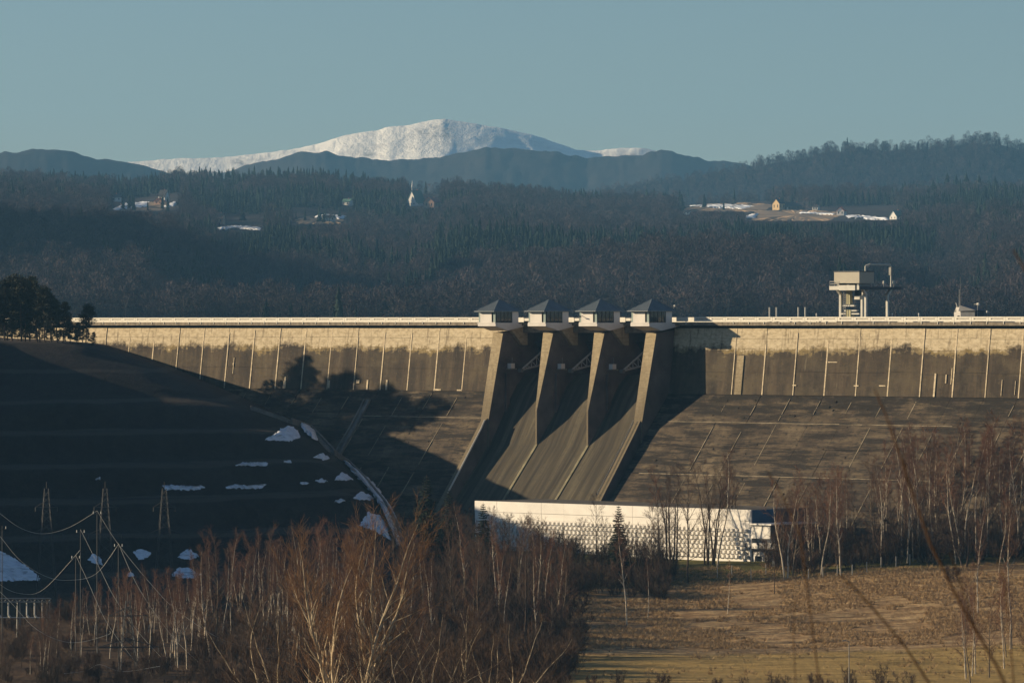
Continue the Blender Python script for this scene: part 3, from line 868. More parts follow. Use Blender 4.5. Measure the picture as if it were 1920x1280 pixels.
for x in (-3.85, -2.6, -1.4): m.bar((x, -6.3, 7.2), (x, -6.3, 8.25), .06)
for z in (7.75, 8.25): m.bar((-3.85, -6.3, z), (-3.85, 7.2, z), .05)
m.build('railing', M['pale_metal'], pf)
m = MB(); m.boxl(-3.3, 3.3, .9, 5.6, 7.9, 10.2); cb = m.build('machine_cabin', M['beige'], cr)
m = MB(); m.boxl(-3.4, 3.4, .8, 5.7, 10.201, 10.36); m.build('roof', M['dark_metal'], cb)
m = MB()
for x in (-2.6, 0, 2.6): m.boxl(x - .25, x + .25, 1.5, 5.2, 7.21, 7.89)
m.build('bearer', M['metal'], cb)
m = MB(); m.tube([(1.6, -1.5, 10.36), (1.6, -1.5, 11.4), (2.2, -.8, 11.75), (2.2, 5.6, 11.75), (2.2, 6.1, 11.3), (2.2, 6.1, 7.2)], .19, 8); m.build('jib', M['pale_metal'], cr)
m = MB(); m.boxl(1.9, 2.5, -6.5, -5.7, 9.6, 11.2); m.build('jib_head', M['metal'], cr)
for x, n, h0, h1, a, mt in ((-.9, 3.6, 3.6, 6.5, .45, 'yellow'), (-.9, 3.4, .9, 2.5, .6, 'yellow'), (1.3, 3.2, 4.6, 5.4, .7, 'pale_metal'), (.6, 2.6, 5.2, 6.4, .5, 'dark_metal')):
    m = MB(); m.boxl(x - a, x + a, n - a, n + a, h0, h1); m.build('hoist_block', M[mt], cr)
for k, (h, w0, w1) in enumerate(((3.2, -2.4, .6), (1.55, -2.9, 1.8), (.75, -2.9, 2.2), (2.2, -2.0, 1.2))):
    m = MB(); m.boxl(w0, w1, 3.3, 3.9, h, h + .28); m.build('landing', M['pale_metal'], cr)
m = MB()
for z in np.arange(.4, 6.4, .42): m.bar((-1.9, -4.3, z), (-1.3, -4.3, z), .04)
m.bar((-1.9, -4.3, .3), (-1.9, -4.3, 6.6), .05); m.bar((-1.3, -4.3, .3), (-1.3, -4.3, 6.6), .05)
m.build('ladder', M['pale_metal'], cr)
for u, n in ((2.6, -3.2), (2.4, -6.6)):
    m = MB(); m.bar((u, -n, 7.2), (u, -n, 7.9), .08); m.bar((u, -n, 7.85), (u, -n, 8.45), .24, .18, 8); m.build('floodlight', M['pale_metal'], cr)

# ------------------------------------------------------------------ posts and the small hut on the crest
for i, (px, t) in enumerate(((1443, 'far left one of two pairs of slim posts'), (1456, 'second of the slim posts'), (1497, 'third of the slim posts'), (1510, 'last of the slim posts'))):
    e = empty('mast_post', D(u_at(px, -6), -6, .34), R0, t + ' left of the gantry crane', 'post', 'slim posts on the crest')
    m = MB(); m.bar((0, 0, .1), (0, 0, 3.1), .17, .17, 8); m.build('shaft', M['pale_metal'], e)
    m = MB(); m.boxl(-.35, .35, -.35, .35, .0, .12); m.build('base_plate', M['metal'], e)
hu = empty('instrument_hut', D(u_at(1820, -6), -6, .34), R0, 'small dark hut with weather instruments near the right end of the crest', 'hut')
m = MB(); m.boxl(-1.4, 2.2, -1.5, 1.5, 0, 2.2); m.build('wall', M['dark_metal'], hu)
m = MB(); m.hexa([(-1.7, -1.8, 2.201), (2.6, -1.8, 2.201), (2.6, 1.8, 2.201), (-1.7, 1.8, 2.201), (-1.5, -1.6, 3.4), (2.4, -1.6, 2.4), (2.4, 1.6, 2.4), (-1.5, 1.6, 3.4)]); m.build('roof', M['dark_metal'], hu)
m = MB(); m.boxl(-3.6, -1.45, -.8, .8, 0, 2.0); m.boxl(-3.2, -2.2, -.6, .6, 2.0, 3.0); m.build('white_box', M['white'], hu)
m = MB(); m.boxl(-2.7, -2.2, .8, .86, .3, 1.3); m.build('door', M['glass'], hu)
m = MB(); m.bar((-2.9, 0, 3.0), (-2.9, 0, 6.6), .06, .04, 6); m.build('antenna', M['pale_metal'], hu)
m = MB(); m.bar((-2.3, -.4, 3.0), (-2.3, -.4, 9.2), .05, .03, 6); m.build('antenna', M['metal'], hu)
m = MB(); m.bar((2.5, -1, 0), (2.5, -1, 3.9), .05, .05, 6); m.bar((1.6, -1, 3.6), (2.5, -1, 3.6), .05); m.bar((2.4, -1, 3.6), (2.9, -1, 3.6), .28, .28, 8); m.build('wind_gauge', M['pale_metal'], hu)
m = MB(); m.tube([(-3.9, .2, .5), (-4.1, .2, 2.2), (-3.6, .2, 3.2), (-3.9, .2, 3.9)], .1, 6); m.build('cable_conduit', M['pale_metal'], hu)
e = empty('lamp_post', D(u_at(1851, -6), -6, .34), R0, 'short lamp with round head at the right of the crest hut', 'lamp post')
m = MB(); m.bar((0, 0, 0), (0, 0, 1.9), .08, .08, 6); m.build('pole', M['metal'], e)
m = MB(); m.bar((0, 0, 1.9), (0, 0, 2.3), .2, .2, 8); m.build('lamp_head', M['white'], e)
for px, t in ((1673, 'right of the gantry crane'), (1723, 'midway between the crane and the crest hut'), (1531, 'left of the gantry crane')):
    e = empty('bollard', D(u_at(px, -5), -5, .34), R0, 'low bollard on the crest ' + t, 'bollard', 'bollards on the crest')
    m = MB(); m.bar((0, 0, 0), (0, 0, 1.5), .14, .12, 8); m.build('shaft', M['pale_metal'], e)
    m = MB(); m.bar((0, 0, 1.5), (0, 0, 1.85), .2, .12, 8); m.build('cap', M['white'], e)

# ------------------------------------------------------------------ pylons, wires, switchyard at lower left
def lattice(name, base, top, wb, wt, arms, mat, label, group, r=.09):
    H = top
    e = empty(name, base, math.radians(12), label, 'pylon', group)
    def w(z): return wb + (wt - wb) * z / H
    cs = [(-1, -1), (1, -1), (1, 1), (-1, 1)]
    for a, b in cs:
        m = MB(); m.bar((a * wb, b * wb, -1.0), (a * wt, b * wt, H), r, r * .8); m.build('leg', mat, e)
    zs = [0.0]
    while zs[-1] < H - .6: zs.append(min(H, zs[-1] + max(1.0, w(zs[-1]) * 1.7)))
    m = MB()
    for z0, z1 in zip(zs[:-1], zs[1:]):
        for k in range(4):
            a, b = cs[k], cs[(k + 1) % 4]
            m.bar((a[0] * w(z0), a[1] * w(z0), z0), (b[0] * w(z1), b[1] * w(z1), z1), r * .5)
            m.bar((b[0] * w(z0), b[1] * w(z0), z0), (a[0] * w(z1), a[1] * w(z1), z1), r * .5)
    m.build('bracing', mat, e)
    for z, L in arms:
        m = MB()
        for s in (-1, 1):
            for y in (-1, 1):
                m.bar((0, y * w(z), z), (s * L, 0, z), r * .7)
                m.bar((0, y * w(z), z + 1.3), (s * L, 0, z), r * .6)
            m.bar((s * L, 0, z), (s * L, 0, z - .8), .08)
        m.build('cross_arm', mat, e)
    m = MB(); m.bar((0, 0, H), (0, 0, H + 1.2), r); m.build('peak', mat, e)
    return e
for px, Y, t in ((87, 905, 'leftmost of the three dim lattice pylons before the dark hillside'), (197, 905, 'middle of the three dim lattice pylons before the dark hillside'),
                 (308, 910, 'right one of the three dim lattice pylons, below a snow strip')):
    X = (px - 960) / F * Y; z = gz(X, Y); top = EYE + (HOR - 905) / F * Y - z - 1.0
    lattice('lattice_pylon', (X, Y, z), top, 1.9, .35, ((top - 3.4, 2.0), (top - 8.3, 3.0)), M['dull_metal'], t, 'lattice pylons below the hillside', .055)
Y = 745; X = (240 - 960) / F * Y; z = gz(X, Y)
top = EYE + (HOR - 1125) / F * Y - z
lattice('lattice_pylon', (X, Y, z), max(top, 10), 1.5, .3, ((max(top, 10) - 2.3, 2.9), (max(top, 10) - 7.0, 4.6)), M['dull_metal'], 'dark near lattice pylon with wide cross arms among the birches', None, .07)
for px, py, Y, t in ((182, 957, 800, 'tall slim steel pole where the sagging wires meet'), (151, 992, 800, 'slim steel pole left of the tall pole, holding a wire'),
                     (222, 1018, 790, 'slim steel pole right of the tall pole, holding a wire'), (142, 1040, 780, 'short steel pole below the wires near the switchyard'),
                     (4, 985, 800, 'steel pole at the left picture edge')):
    p = at(px, py, Y); z = gz(p.x, p.y)
    e = empty('wire_pole', (p.x, p.y, z), 0, t, 'pole', 'poles of the wires')
    H = p.z - z
    m = MB(); m.bar((0, 0, -.5), (0, 0, H), .085, .05, 6); m.build('shaft', M['dull_metal'], e)
    m = MB(); m.bar((-.7, 0, H - .5), (.7, 0, H - .5), .05); m.build('cross_arm', M['dull_metal'], e)
    m = MB()
    for s in (-.6, .6): m.bar((s, 0, H - .5), (s, 0, H - .1), .08, .05, 6)
    m.build('insulator', M['pale_metal'], e)
WIRES = [([(-330, 640), (-150, 830), (-60, 912), (0, 962), (40, 990), (82, 1000), (130, 988), (182, 957)], 800, 'wire sagging from the left edge to the tall pole'),
         ([(-300, 640), (-120, 860), (-40, 960), (0, 1005), (38, 1050), (86, 1080), (130, 1087), (180, 1075), (222, 1020)], 795, 'wire hanging low past the snow patch at the left edge'),
         ([(182, 957), (220, 1017), (282, 1093), (330, 1142), (412, 1196), (481, 1213), (584, 1211), (700, 1180)], 780, 'long wire sweeping right from the tall pole across the birches'),
         ([(151, 992), (192, 1075), (215, 1120), (260, 1185), (330, 1260), (400, 1330)], 770, 'wire running down right from the slim left pole'),
         ([(222, 1018), (262, 1105), (330, 1200), (408, 1270), (480, 1330)], 775, 'wire running down right from the slim right pole'),
         ([(142, 1040), (165, 1090), (200, 1166), (250, 1235), (300, 1300)], 765, 'lowest wire running down right behind the near pylon'),
         ([(-220, 800), (-90, 985), (-30, 1060), (0, 1095), (38, 1112), (82, 1104), (151, 1030)], 800, 'short wire dipping above the switchyard'),
         ([(-220, 820), (-90, 1010), (-30, 1080), (17, 1125), (70, 1180), (134, 1204), (200, 1190), (206, 1182)], 750, 'wire dipping to the left arm of the near pylon'),
         ([(120, 1262), (160, 1257), (187, 1245), (230, 1258), (300, 1248)], 740, 'bottom wire crossing behind the near pylon')]
for pts, Y, t in WIRES:
    P = [at(x, y, Y) for x, y in pts]
    out = []
    for i in range(len(P) - 1):
        p0, p1, p2, p3 = P[max(0, i - 1)], P[i], P[i + 1], P[min(len(P) - 1, i + 2)]
        for s in range(6):
            q = s / 6
            out.append(.5 * ((2 * p1) + (p2 - p0) * q + (2 * p0 - 5 * p1 + 4 * p2 - p3) * q * q + (3 * p1 - p0 - 3 * p2 + p3) * q ** 3))
    out.append(P[-1])
    m = MB(); m.tube(out, .024, 4)
    tag(m.build('power_wire', M['pale_metal']), t, 'wire', 'power wires')
g0 = at(46, 1180, 835); gzz = gz(g0.x, g0.y)
sw = empty('switchyard_gantry', (g0.x, g0.y, gzz), 0, 'pale steel switchyard gantry with hanging insulators at the lower left edge', 'gantry')
TB = EYE + (HOR - 1128) / F * 835 - gzz
for x in (-5.2, -1.0, 4.0):
    m = MB()
    for s in (-.3, .3): m.bar((x + s, 0, -1), (x + s * .6, 0, TB), .12)
    m.build('leg', M['metal'], sw)
m = MB()
for z in (TB, TB + .6):
    m.bar((-6, -.3, z), (4.4, -.3, z), .10); m.bar((-6, .3, z), (4.4, .3, z), .10)
for k in range(17): m.bar((-6 + k * .62, -.3, TB + (k % 2) * .6), (-6 + (k + 1) * .62, -.3, TB + ((k + 1) % 2) * .6), .06)
m.build('beam', M['metal'], sw)
for x in (-4.3, -2.7, .4, 1.7, 3.0):
    m = MB(); m.bar((x, 0, TB), (x, 0, TB - 2.2), .14, .14, 8); m.bar((x, 0, TB - 2.2), (x + .3, 0, TB - 2.6), .2); m.build('insulator', M['pale_metal'], sw)
m = MB(); m.bar((-6, 0, TB - 2.6), (4.4, 0, TB - 2.6), .08); m.build('busbar', M['pale_metal'], sw)

# ------------------------------------------------------------------ fence along the field, street lamp, field post
FP = [(1345, 1082), (1372, 1079), (1408, 1085), (1436, 1078), (1516, 1086), (1543, 1082), (1570, 1079), (1598, 1078), (1625, 1073), (1652, 1064), (1680, 1062), (1706, 1058), (1735, 1052), (1760, 1050), (1792, 1046), (1815, 1044), (1842, 1040)]
for i, (px, py) in enumerate(FP):
    p = ground_hit(px, py)
    e = empty('fence_post', p, 0, 'slim pale post of the fence along the upper edge of the dry field', 'post', 'fence posts along the field')
    m = MB(); m.bar((0, 0, -.3), (0, 0, 1.9), .09, .08, 5); m.build('shaft', M['pipe'], e)
    m = MB(); m.bar((0, 0, 1.9), (0, 0, 1.97), .11, .05, 5); m.build('cap', M['pipe'], e)
Y = 690; X = (1592 - 960) / F * Y; z = gz(X, Y)
lp = empty('street_lamp', (X, Y, z), 0, 'grey street lamp with short arm standing before the mown field', 'street lamp')
H = EYE + (HOR - 1202) / F * Y - z
m = MB(); m.bar((0, 0, -.3), (0, 0, H), .09, .06, 8); m.build('pole', M['metal'], lp)
m = MB(); m.bar((0, 0, H), (-.45, 0, H + .12), .05, .05, 6); m.build('arm', M['metal'], lp)
m = MB(); m.hexa([(-.95, -.12, H + .06), (-.4, -.12, H + .06), (-.4, .12, H + .06), (-.95, .12, H + .06), (-.9, -.1, H + .2), (-.42, -.1, H + .22), (-.42, .1, H + .22), (-.9, .1, H + .2)]); m.build('lamp_head', M['metal'], lp)
p = ground_hit(1452, 1113)
e = empty('marker_post', p, 0, 'single thin dark post standing alone in the dry field', 'post')
m = MB(); m.bar((0, 0, -.3), (0, 0, 4.4), .09, .09, 6); m.build('shaft', M['bark'], e)
m = MB(); m.bar((0, 0, 4.4), (0, 0, 4.6), .12, .06, 6); m.build('cap', M['bark'], e)
# three dark bins and a bench-like block on the lawn
for i, px in enumerate((1452, 1459, 1467)):
    p = ground_hit(px, 1062)
    e = empty('waste_container', p, R0, ('left', 'middle', 'right')[i] + ' one of three dark containers on the lawn by the powerhouse', 'container', 'containers on the lawn')
    m = MB(); m.box(-.35, .35, -.35, .35, .1, 1.15); m.build('body', M['dark_metal'], e)
    m = MB(); m.box(-.4, .4, -.4, .4, 1.15, 1.28); m.build('lid', M['dark_metal'], e)

# ------------------------------------------------------------------ concrete gutter at the foot of the hill, snow patches
def drape(px, py, dz=0.0, Y0=890):
    p = ground_hit(px, py, Y0); p.z += dz; return p
def surf_hit(px, py, lift=.5):
    a = ground_hit(px, py, 890); u, n, h = on_face(px, py); b = D(u, n, h)
    p = a if a.y < b.y else b
    return Vector((p.x, p.y - lift, p.z + lift * .6))
def on_dam_world(px, py, off=.35):
    u, n, h = on_face(px, py); return D(u, n + off, h + .3)
gut = empty('gutter', surf_hit(600, 828), 0, 'concrete gutter running down where the hillside meets the dam', 'gutter')
gp = [(470, 768), (540, 792), (575, 802), (600, 828), (620, 850), (645, 868), (668, 890), (692, 918), (714, 945), (730, 972), (742, 1000), (750, 1030), (754, 1050)]
gw = [surf_hit(x, y, .3) - gut.location for x, y in gp]
for a, b in zip(gw[:-1], gw[1:]):
    m = MB(); d = (b - a).normalized(); sd = d.cross(Vector((0, 0, 1))).normalized()
    for o, w, t in ((-.8, .2, .75), (0, .65, .35), (.8, .2, .75)):
        A, B = a + sd * o, b + sd * o
        m.hexa([A - sd * w - Vector((0, 0, .6)), A + sd * w - Vector((0, 0, .6)), B + sd * w - Vector((0, 0, .6)), B - sd * w - Vector((0, 0, .6)),
                A - sd * w + Vector((0, 0, t)), A + sd * w + Vector((0, 0, t)), B + sd * w + Vector((0, 0, t)), B - sd * w + Vector((0, 0, t))])
    m.build('gutter_segment', M['gutter'], gut)
def patch(name, outline, label, seed, mat='snow', hit=None, thick=.18):
    """a thin, uneven sheet of old snow following the ground, outline given in picture coordinates"""
    rn = random.Random(seed)
    pts = []
    k = len(outline)
    for i in range(k):
        a, b = outline[i], outline[(i + 1) % k]
        L = math.hypot(b[0] - a[0], b[1] - a[1]); s = max(1, int(L / 3))
        for j in range(s):
            f = j / s
            pts.append((a[0] + (b[0] - a[0]) * f + rn.uniform(-2.0, 2.0), a[1] + (b[1] - a[1]) * f + rn.uniform(-1.3, 1.3)))
    cx = sum(p[0] for p in pts) / len(pts); cy = sum(p[1] for p in pts) / len(pts)
    rings = [1.0, .8, .55, .3]
    V, Fc = [], []
    n = len(pts)
    for ri, r in enumerate(rings):
        for x, y in pts:
            q = hit(cx + (x - cx) * r, cy + (y - cy) * r)
            V.append((q.x, q.y, q.z + (-.12 if ri == 0 else thick + rn.uniform(-.05, .08))))
    q = hit(cx, cy); V.append((q.x, q.y, q.z + thick))
    for ri in range(len(rings) - 1):
        for i in range(n):
            j = (i + 1) % n
            Fc.append((ri * n + i, ri * n + j, (ri + 1) * n + j, (ri + 1) * n + i))
    b = (len(rings) - 1) * n
    for i in range(n): Fc.append((b + i, b + (i + 1) % n, len(V) - 1))
    m = MB(); m.add(V, Fc)
    return tag(m.build(name, M[mat], None, True), label, 'snow', 'snow patches on the left hillside')
SNOW = [([(493, 826), (508, 818), (525, 803), (545, 796), (560, 806), (566, 820), (545, 828), (515, 827)], 'largest snow patch below the bend of the gutter'),
        ([(440, 872), (455, 869), (480, 868), (506, 868), (500, 873), (470, 874)], 'thin snow strip on the second terrace'),
        ([(530, 866), (545, 864), (548, 867), (535, 868)], 'tiny snow fleck right of the thin snow strip'),
        ([(586, 858), (605, 850), (620, 860), (605, 863)], 'small snow patch left of the gutter, level with the drain channel'),
        ([(300, 913), (330, 911), (360, 914), (390, 914), (378, 919), (340, 920), (310, 920)], 'long snow strip at the left of the third terrace'),
        ([(417, 913), (440, 911), (470, 913), (503, 911), (490, 917), (450, 917), (425, 917)], 'long snow strip at the middle of the third terrace'),
        ([(560, 907), (575, 905), (580, 908), (566, 910)], 'snow fleck on the third terrace near the gutter'),
        ([(590, 904), (603, 899), (616, 903), (604, 906)], 'small oval snow patch on the third terrace near the gutter'),
        ([(627, 900), (640, 884), (655, 890), (664, 899), (645, 901)], 'triangular snow patch touching the gutter on the third terrace'),
        ([(627, 941), (640, 936), (648, 940), (636, 943)], 'small snow patch on the fourth terrace'),
        ([(659, 935), (675, 920), (695, 928), (706, 936), (680, 938)], 'snow wedge beside the gutter on the fourth terrace'),
        ([(670, 985), (690, 958), (712, 965), (725, 985), (735, 1015), (715, 1000), (690, 990)], 'ragged snow at the foot of the gutter'),
        ([(-75, 1040), (-30, 1028), (0, 1030), (25, 1042), (50, 1058), (78, 1080), (80, 1090), (40, 1090), (0, 1092), (-60, 1086)], 'broad snow patch at the left picture edge'),
        ([(248, 1035), (262, 1030), (284, 1036), (278, 1047), (260, 1050)], 'round snow patch between the middle and right pylon'),
        ([(332, 1045), (342, 1034), (358, 1030), (374, 1044), (360, 1050), (345, 1050)], 'round snow patch right of the right pylon'),
        ([(318, 1078), (332, 1064), (355, 1064), (380, 1078), (370, 1086), (335, 1084)], 'flat snow patch below the right pylon, above the birch tops'),
        ([(163, 1050), (175, 1038), (190, 1046), (195, 1060), (178, 1058)], 'small snow patch behind the tall pole'),
        ([(178, 899), (188, 897), (190, 900), (180, 901)], 'snow fleck high on the hillside at the left'),
        ([(238, 1080), (245, 1072), (252, 1078), (246, 1082)], 'small snow patch just above the left birch tops')]
for i, (o, t) in enumerate(SNOW):
    patch('snow_patch', o, t, i, hit=drape)
patch('snow_patch', [(562, 797), (580, 803), (592, 818), (597, 832), (585, 826), (570, 812)], 'snow lying in the gutter at its upper bend', 71, hit=lambda x, y: surf_hit(x, y, 1.2), thick=.5)
patch('snow_patch', [(640, 860), (652, 872), (672, 886), (696, 905), (716, 930), (735, 958), (750, 990), (757, 1030), (748, 1035), (738, 1000), (722, 968), (704, 938), (684, 912), (660, 890)],
      'long snow ribbon lying in the gutter down to the trees', 72, hit=lambda x, y: surf_hit(x, y, 1.2), thick=.5)

# ------------------------------------------------------------------ farms, houses and a chapel on the far hills
def house(px, py, w, d, hw, hr, wall, roof, label, name='farm_house', rz=.5, cat='house', extra=None, win=2):
    p = far_hit(px, py)
    w, d, hw, hr = w * 1.2, d * 1.2, hw * 1.2, hr * 1.2
    e = empty(name, p, rz, label, cat)
    m = MB(); m.box(-w, w, -d, d, -1.5, hw); m.add([(-w, -d, hw), (w, -d, hw), (w, d, hw), (-w, d, hw), (-w, 0, hw + hr), (w, 0, hw + hr)], [(0, 3, 4), (1, 5, 2)])
    m.build('wall', wall, e)
    m = MB(); o = .6; k = hr / d
    for s in (-1, 1):
        m.hexa([(-w - o, s * (d + o), hw - k * o + .05), (w + o, s * (d + o), hw - k * o + .05), (w + o, 0, hw + hr + .05), (-w - o, 0, hw + hr + .05),
                (-w - o, s * (d + o), hw - k * o + .3), (w + o, s * (d + o), hw - k * o + .3), (w + o, 0, hw + hr + .35), (-w - o, 0, hw + hr + .35)])
    rf = m.build('roof', roof, e)
    m = MB(); m.box(w * .2, w * .2 + .8, -.4, .4, hw + hr * .5, hw + hr + 1.2); m.build('chimney', M['hred'], rf)
    for i in range(win):
        x = -w + 2 * w * (i + .5) / win
        m = MB(); m.box(x - .55, x + .55, -d - .06, -d, hw * .35, hw * .8); m.build('window', M['glass'], e)
        m = MB(); y = -d + 2 * d * (i + .5) / win; m.box(-w - .06, -w, y - .5, y + .5, hw * .35, hw * .8); m.build('window', M['glass'], e)
    return e
M['hwhite'] = plain('white_house_plaster', (.75, .72, .66), .08)
M['hyellow'] = plain('yellow_plaster', (.62, .44, .22), .08)
M['hpink'] = plain('peach_plaster', (.52, .33, .22), .08)
M['hred'] = plain('red_brick', (.30, .10, .07), .2)
M['horange'] = plain('orange_roof', (.55, .16, .06), .2)
M['hdark'] = plain('dark_roof', (.05, .045, .045), .2)
M['hgreen'] = plain('green_roof', (.09, .18, .14), .15)
M['hbrown'] = plain('brown_barn', (.10, .065, .045), .2)
HOUSES = [(216, 378, 5, 4, 4, 3, 'hwhite', 'hdark', 'white house at the left end of the snowy clearing'),
          (307, 378, 3.6, 3.6, 5, 5.5, 'hwhite', 'hdark', 'small white gabled house above the orange roof'),
          (300, 384, 4, 3.5, 3, 2.5, 'hpink', 'horange', 'low house with bright orange roof at the snowy clearing'),
          (292, 432, 4.5, 4, 3, 3, 'hpink', 'hgreen', 'green roofed cottage among the trees on the left slope'),
          (413, 420, 3.2, 3.2, 5, 4, 'hpink', 'hbrown', 'peach coloured gabled house at the edge of a thin meadow'),
          (616, 415, 5, 3.5, 3, 2, 'hwhite', 'hbrown', 'low pale shed on the brown clearing left of the chapel'),
          (652, 385, 4, 3.5, 3, 2.5, 'hwhite', 'hgreen', 'pale cottage with dull roof left of the chapel'),
          (812, 390, 10, 5, 5, 4, 'hpink', 'hred', 'long brick red building right of the chapel'),
          (1460, 394, 4.2, 4.5, 6.5, 4.5, 'hyellow', 'hdark', 'tall yellow gabled house on the open meadow'),
          (1490, 394, 9, 4.5, 4, 3.5, 'hbrown', 'hdark', 'long dark barn beside the yellow house'),
          (1479, 394, 2.8, 2.5, 3, 1.5, 'hwhite', 'hdark', 'small white annex between the yellow house and the barn'),
          (1530, 394, 3, 2.5, 3, 1.5, 'hwhite', 'hdark', 'little white shed right of the dark barn'),
          (1578, 404, 4, 3.5, 4, 3, 'hwhite', 'horange', 'white house with reddish roof below the barn'),
          (1682, 412, 5.5, 4, 3, 5, 'hwhite', 'hgreen', 'green roofed house at the right end of the snow strip'),
          (1288, 403, 3, 2.5, 3, 1.5, 'hwhite', 'hdark', 'small pale shed at the left of the right clearing')]
for i, (px, py, w, d, hw, hr, a, b, t) in enumerate(HOUSES):
    house(px, py, w, d, hw, hr, M[a], M[b], t, rz=(.35, -.5, 1.2, .8, -.3)[i % 5], name='barn' if 'barn' in t else 'shed' if 'shed' in t else 'farm_house', cat='barn' if 'barn' in t else 'shed' if 'shed' in t else 'house')
e = house(780, 386, 6.5, 6, 3, 11, M['hwhite'], M['hgreen'], 'chapel with steep pale roof and thin spire on the wooded ridge', 'chapel', .9, 'chapel')
m = MB(); m.bar((-6.5, 0, 16), (-6.5, 0, 20.5), 1.1, .9, 4); m.bar((-6.5, 0, 20.5), (-6.5, 0, 28), .9, .06, 6); m.build('spire', M['hwhite'], e)
SF = [([(212, 392), (235, 382), (280, 378), (278, 388), (240, 393), (216, 396)], 'sunlit snow field on the left clearing'),
      ([(300, 392), (330, 378), (335, 384), (312, 390)], 'small snow field right of the orange roof'),
      ([(408, 427), (440, 424), (490, 427), (488, 431), (440, 429), (410, 431)], 'thin snow strip by the peach coloured house'),
      ([(585, 408), (610, 403), (652, 406), (640, 411), (600, 411)], 'snow edge of the brown clearing'),
      ([(1290, 386), (1330, 384), (1390, 385), (1425, 388), (1400, 393), (1340, 391)], 'snow streaks on the meadow left of the yellow house'),
      ([(1370, 410), (1400, 406), (1425, 400), (1416, 408), (1390, 413)], 'snow along the meadow track'),
      ([(1490, 398), (1530, 400), (1570, 402), (1560, 404), (1500, 402)], 'thin snow strip before the barn'),
      ([(1585, 404), (1620, 406), (1668, 410), (1666, 414), (1620, 411), (1588, 408)], 'snow strip running to the green roofed house')]
for i, (o, t) in enumerate(SF):
    q = patch('snow_field', o, t, 100 + i, hit=lambda x, y: far_hit(x, y), thick=1.2)
    q['group'] = 'snow on the far hills'
    
def meadow(outline, seed):
    q = patch('hill_meadow', outline, None, seed, 'field', hit=lambda x, y: far_hit(x, y), thick=.5)
    for k in ('label', 'category', 'group'):
        if k in q: del q[k]
    q['kind'] = 'structure'
meadow([(1400, 405), (1420, 395), (1470, 392), (1560, 396), (1590, 400), (1560, 414), (1470, 416), (1410, 414)], 201)
meadow([(1270, 392), (1330, 382), (1400, 380), (1450, 383), (1440, 396), (1350, 397), (1290, 398)], 202)
meadow([(545, 414), (580, 405), (650, 405), (640, 420), (570, 422)], 203)
meadow([(205, 400), (225, 382), (290, 378), (335, 382), (300, 395), (240, 400)], 204)
# ------------------------------------------------------------------ scattering of uncountable masses
def scatter(name, pts, kinds, scales, rots, protos, label=None, cat=None, tilt=None):
    c = bpy.data.collections.new(name + '_sources')
    for o in protos: c.objects.link(o)
    me = bpy.data.meshes.new(name)
    me.vertices.add(len(pts)); me.vertices.foreach_set('co', np.asarray(pts, np.float32).ravel())
    for nm, tp, v in (('kind_index', 'INT', np.asarray(kinds, np.int32)), ('size', 'FLOAT', np.asarray(scales, np.float32)), ('turn', 'FLOAT', np.asarray(rots, np.float32))):
        me.attributes.new(nm, tp, 'POINT').data.foreach_set('value', v)
    me.update()
    o = link(name, me)
    tag(o, label, cat, None, 'stuff')
    ng = bpy.data.node_groups.new(name + '_nodes', 'GeometryNodeTree')
    ng.interface.new_socket('Geometry', in_out='INPUT', socket_type='NodeSocketGeometry')
    ng.interface.new_socket('Geometry', in_out='OUTPUT', socket_type='NodeSocketGeometry')
    N, L = ng.nodes, ng.links
    gi, go = N.new('NodeGroupInput'), N.new('NodeGroupOutput')
    ip_ = N.new('GeometryNodeInstanceOnPoints'); ci = N.new('GeometryNodeCollectionInfo')
    ci.inputs['Collection'].default_value = c
    ci.inputs['Separate Children'].default_value = True
    ci.inputs['Reset Children'].default_value = True
    ip_.inputs['Pick Instance'].default_value = True
    def attr(nm, tp):
        a = N.new('GeometryNodeInputNamedAttribute'); a.data_type = tp; a.inputs['Name'].default_value = nm; return a.outputs[0]
    cx = N.new('ShaderNodeCombineXYZ'); L.new(attr('turn', 'FLOAT'), cx.inputs[2])
    L.new(gi.outputs[0], ip_.inputs['Points']); L.new(ci.outputs[0], ip_.inputs['Instance'])
    L.new(attr('kind_index', 'INT'), ip_.inputs['Instance Index'])
    L.new(cx.outputs[0], ip_.inputs['Rotation']); L.new(attr('size', 'FLOAT'), ip_.inputs['Scale'])
    L.new(ip_.outputs[0], go.inputs[0])
    md = o.modifiers.new('scatter', 'NODES'); md.node_group = ng
    return o
def two_mats(name, A, B):
    """merge two meshes, keeping the material of each"""
    me = bpy.data.meshes.new(name)
    va = np.empty(len(A.vertices) * 3, np.float32); A.vertices.foreach_get('co', va)
    vb = np.empty(len(B.vertices) * 3, np.float32); B.vertices.foreach_get('co', vb)
    fs = [tuple(p.vertices) for p in A.polygons] + [tuple(i + len(A.vertices) for i in p.vertices) for p in B.polygons]
    me.from_pydata(np.concatenate([va, vb]).reshape(-1, 3).tolist(), [], fs)
    me.materials.append(A.materials[0]); me.materials.append(B.materials[0])
    me.polygons.foreach_set('material_index', [0] * len(A.polygons) + [1] * len(B.polygons))
    return me

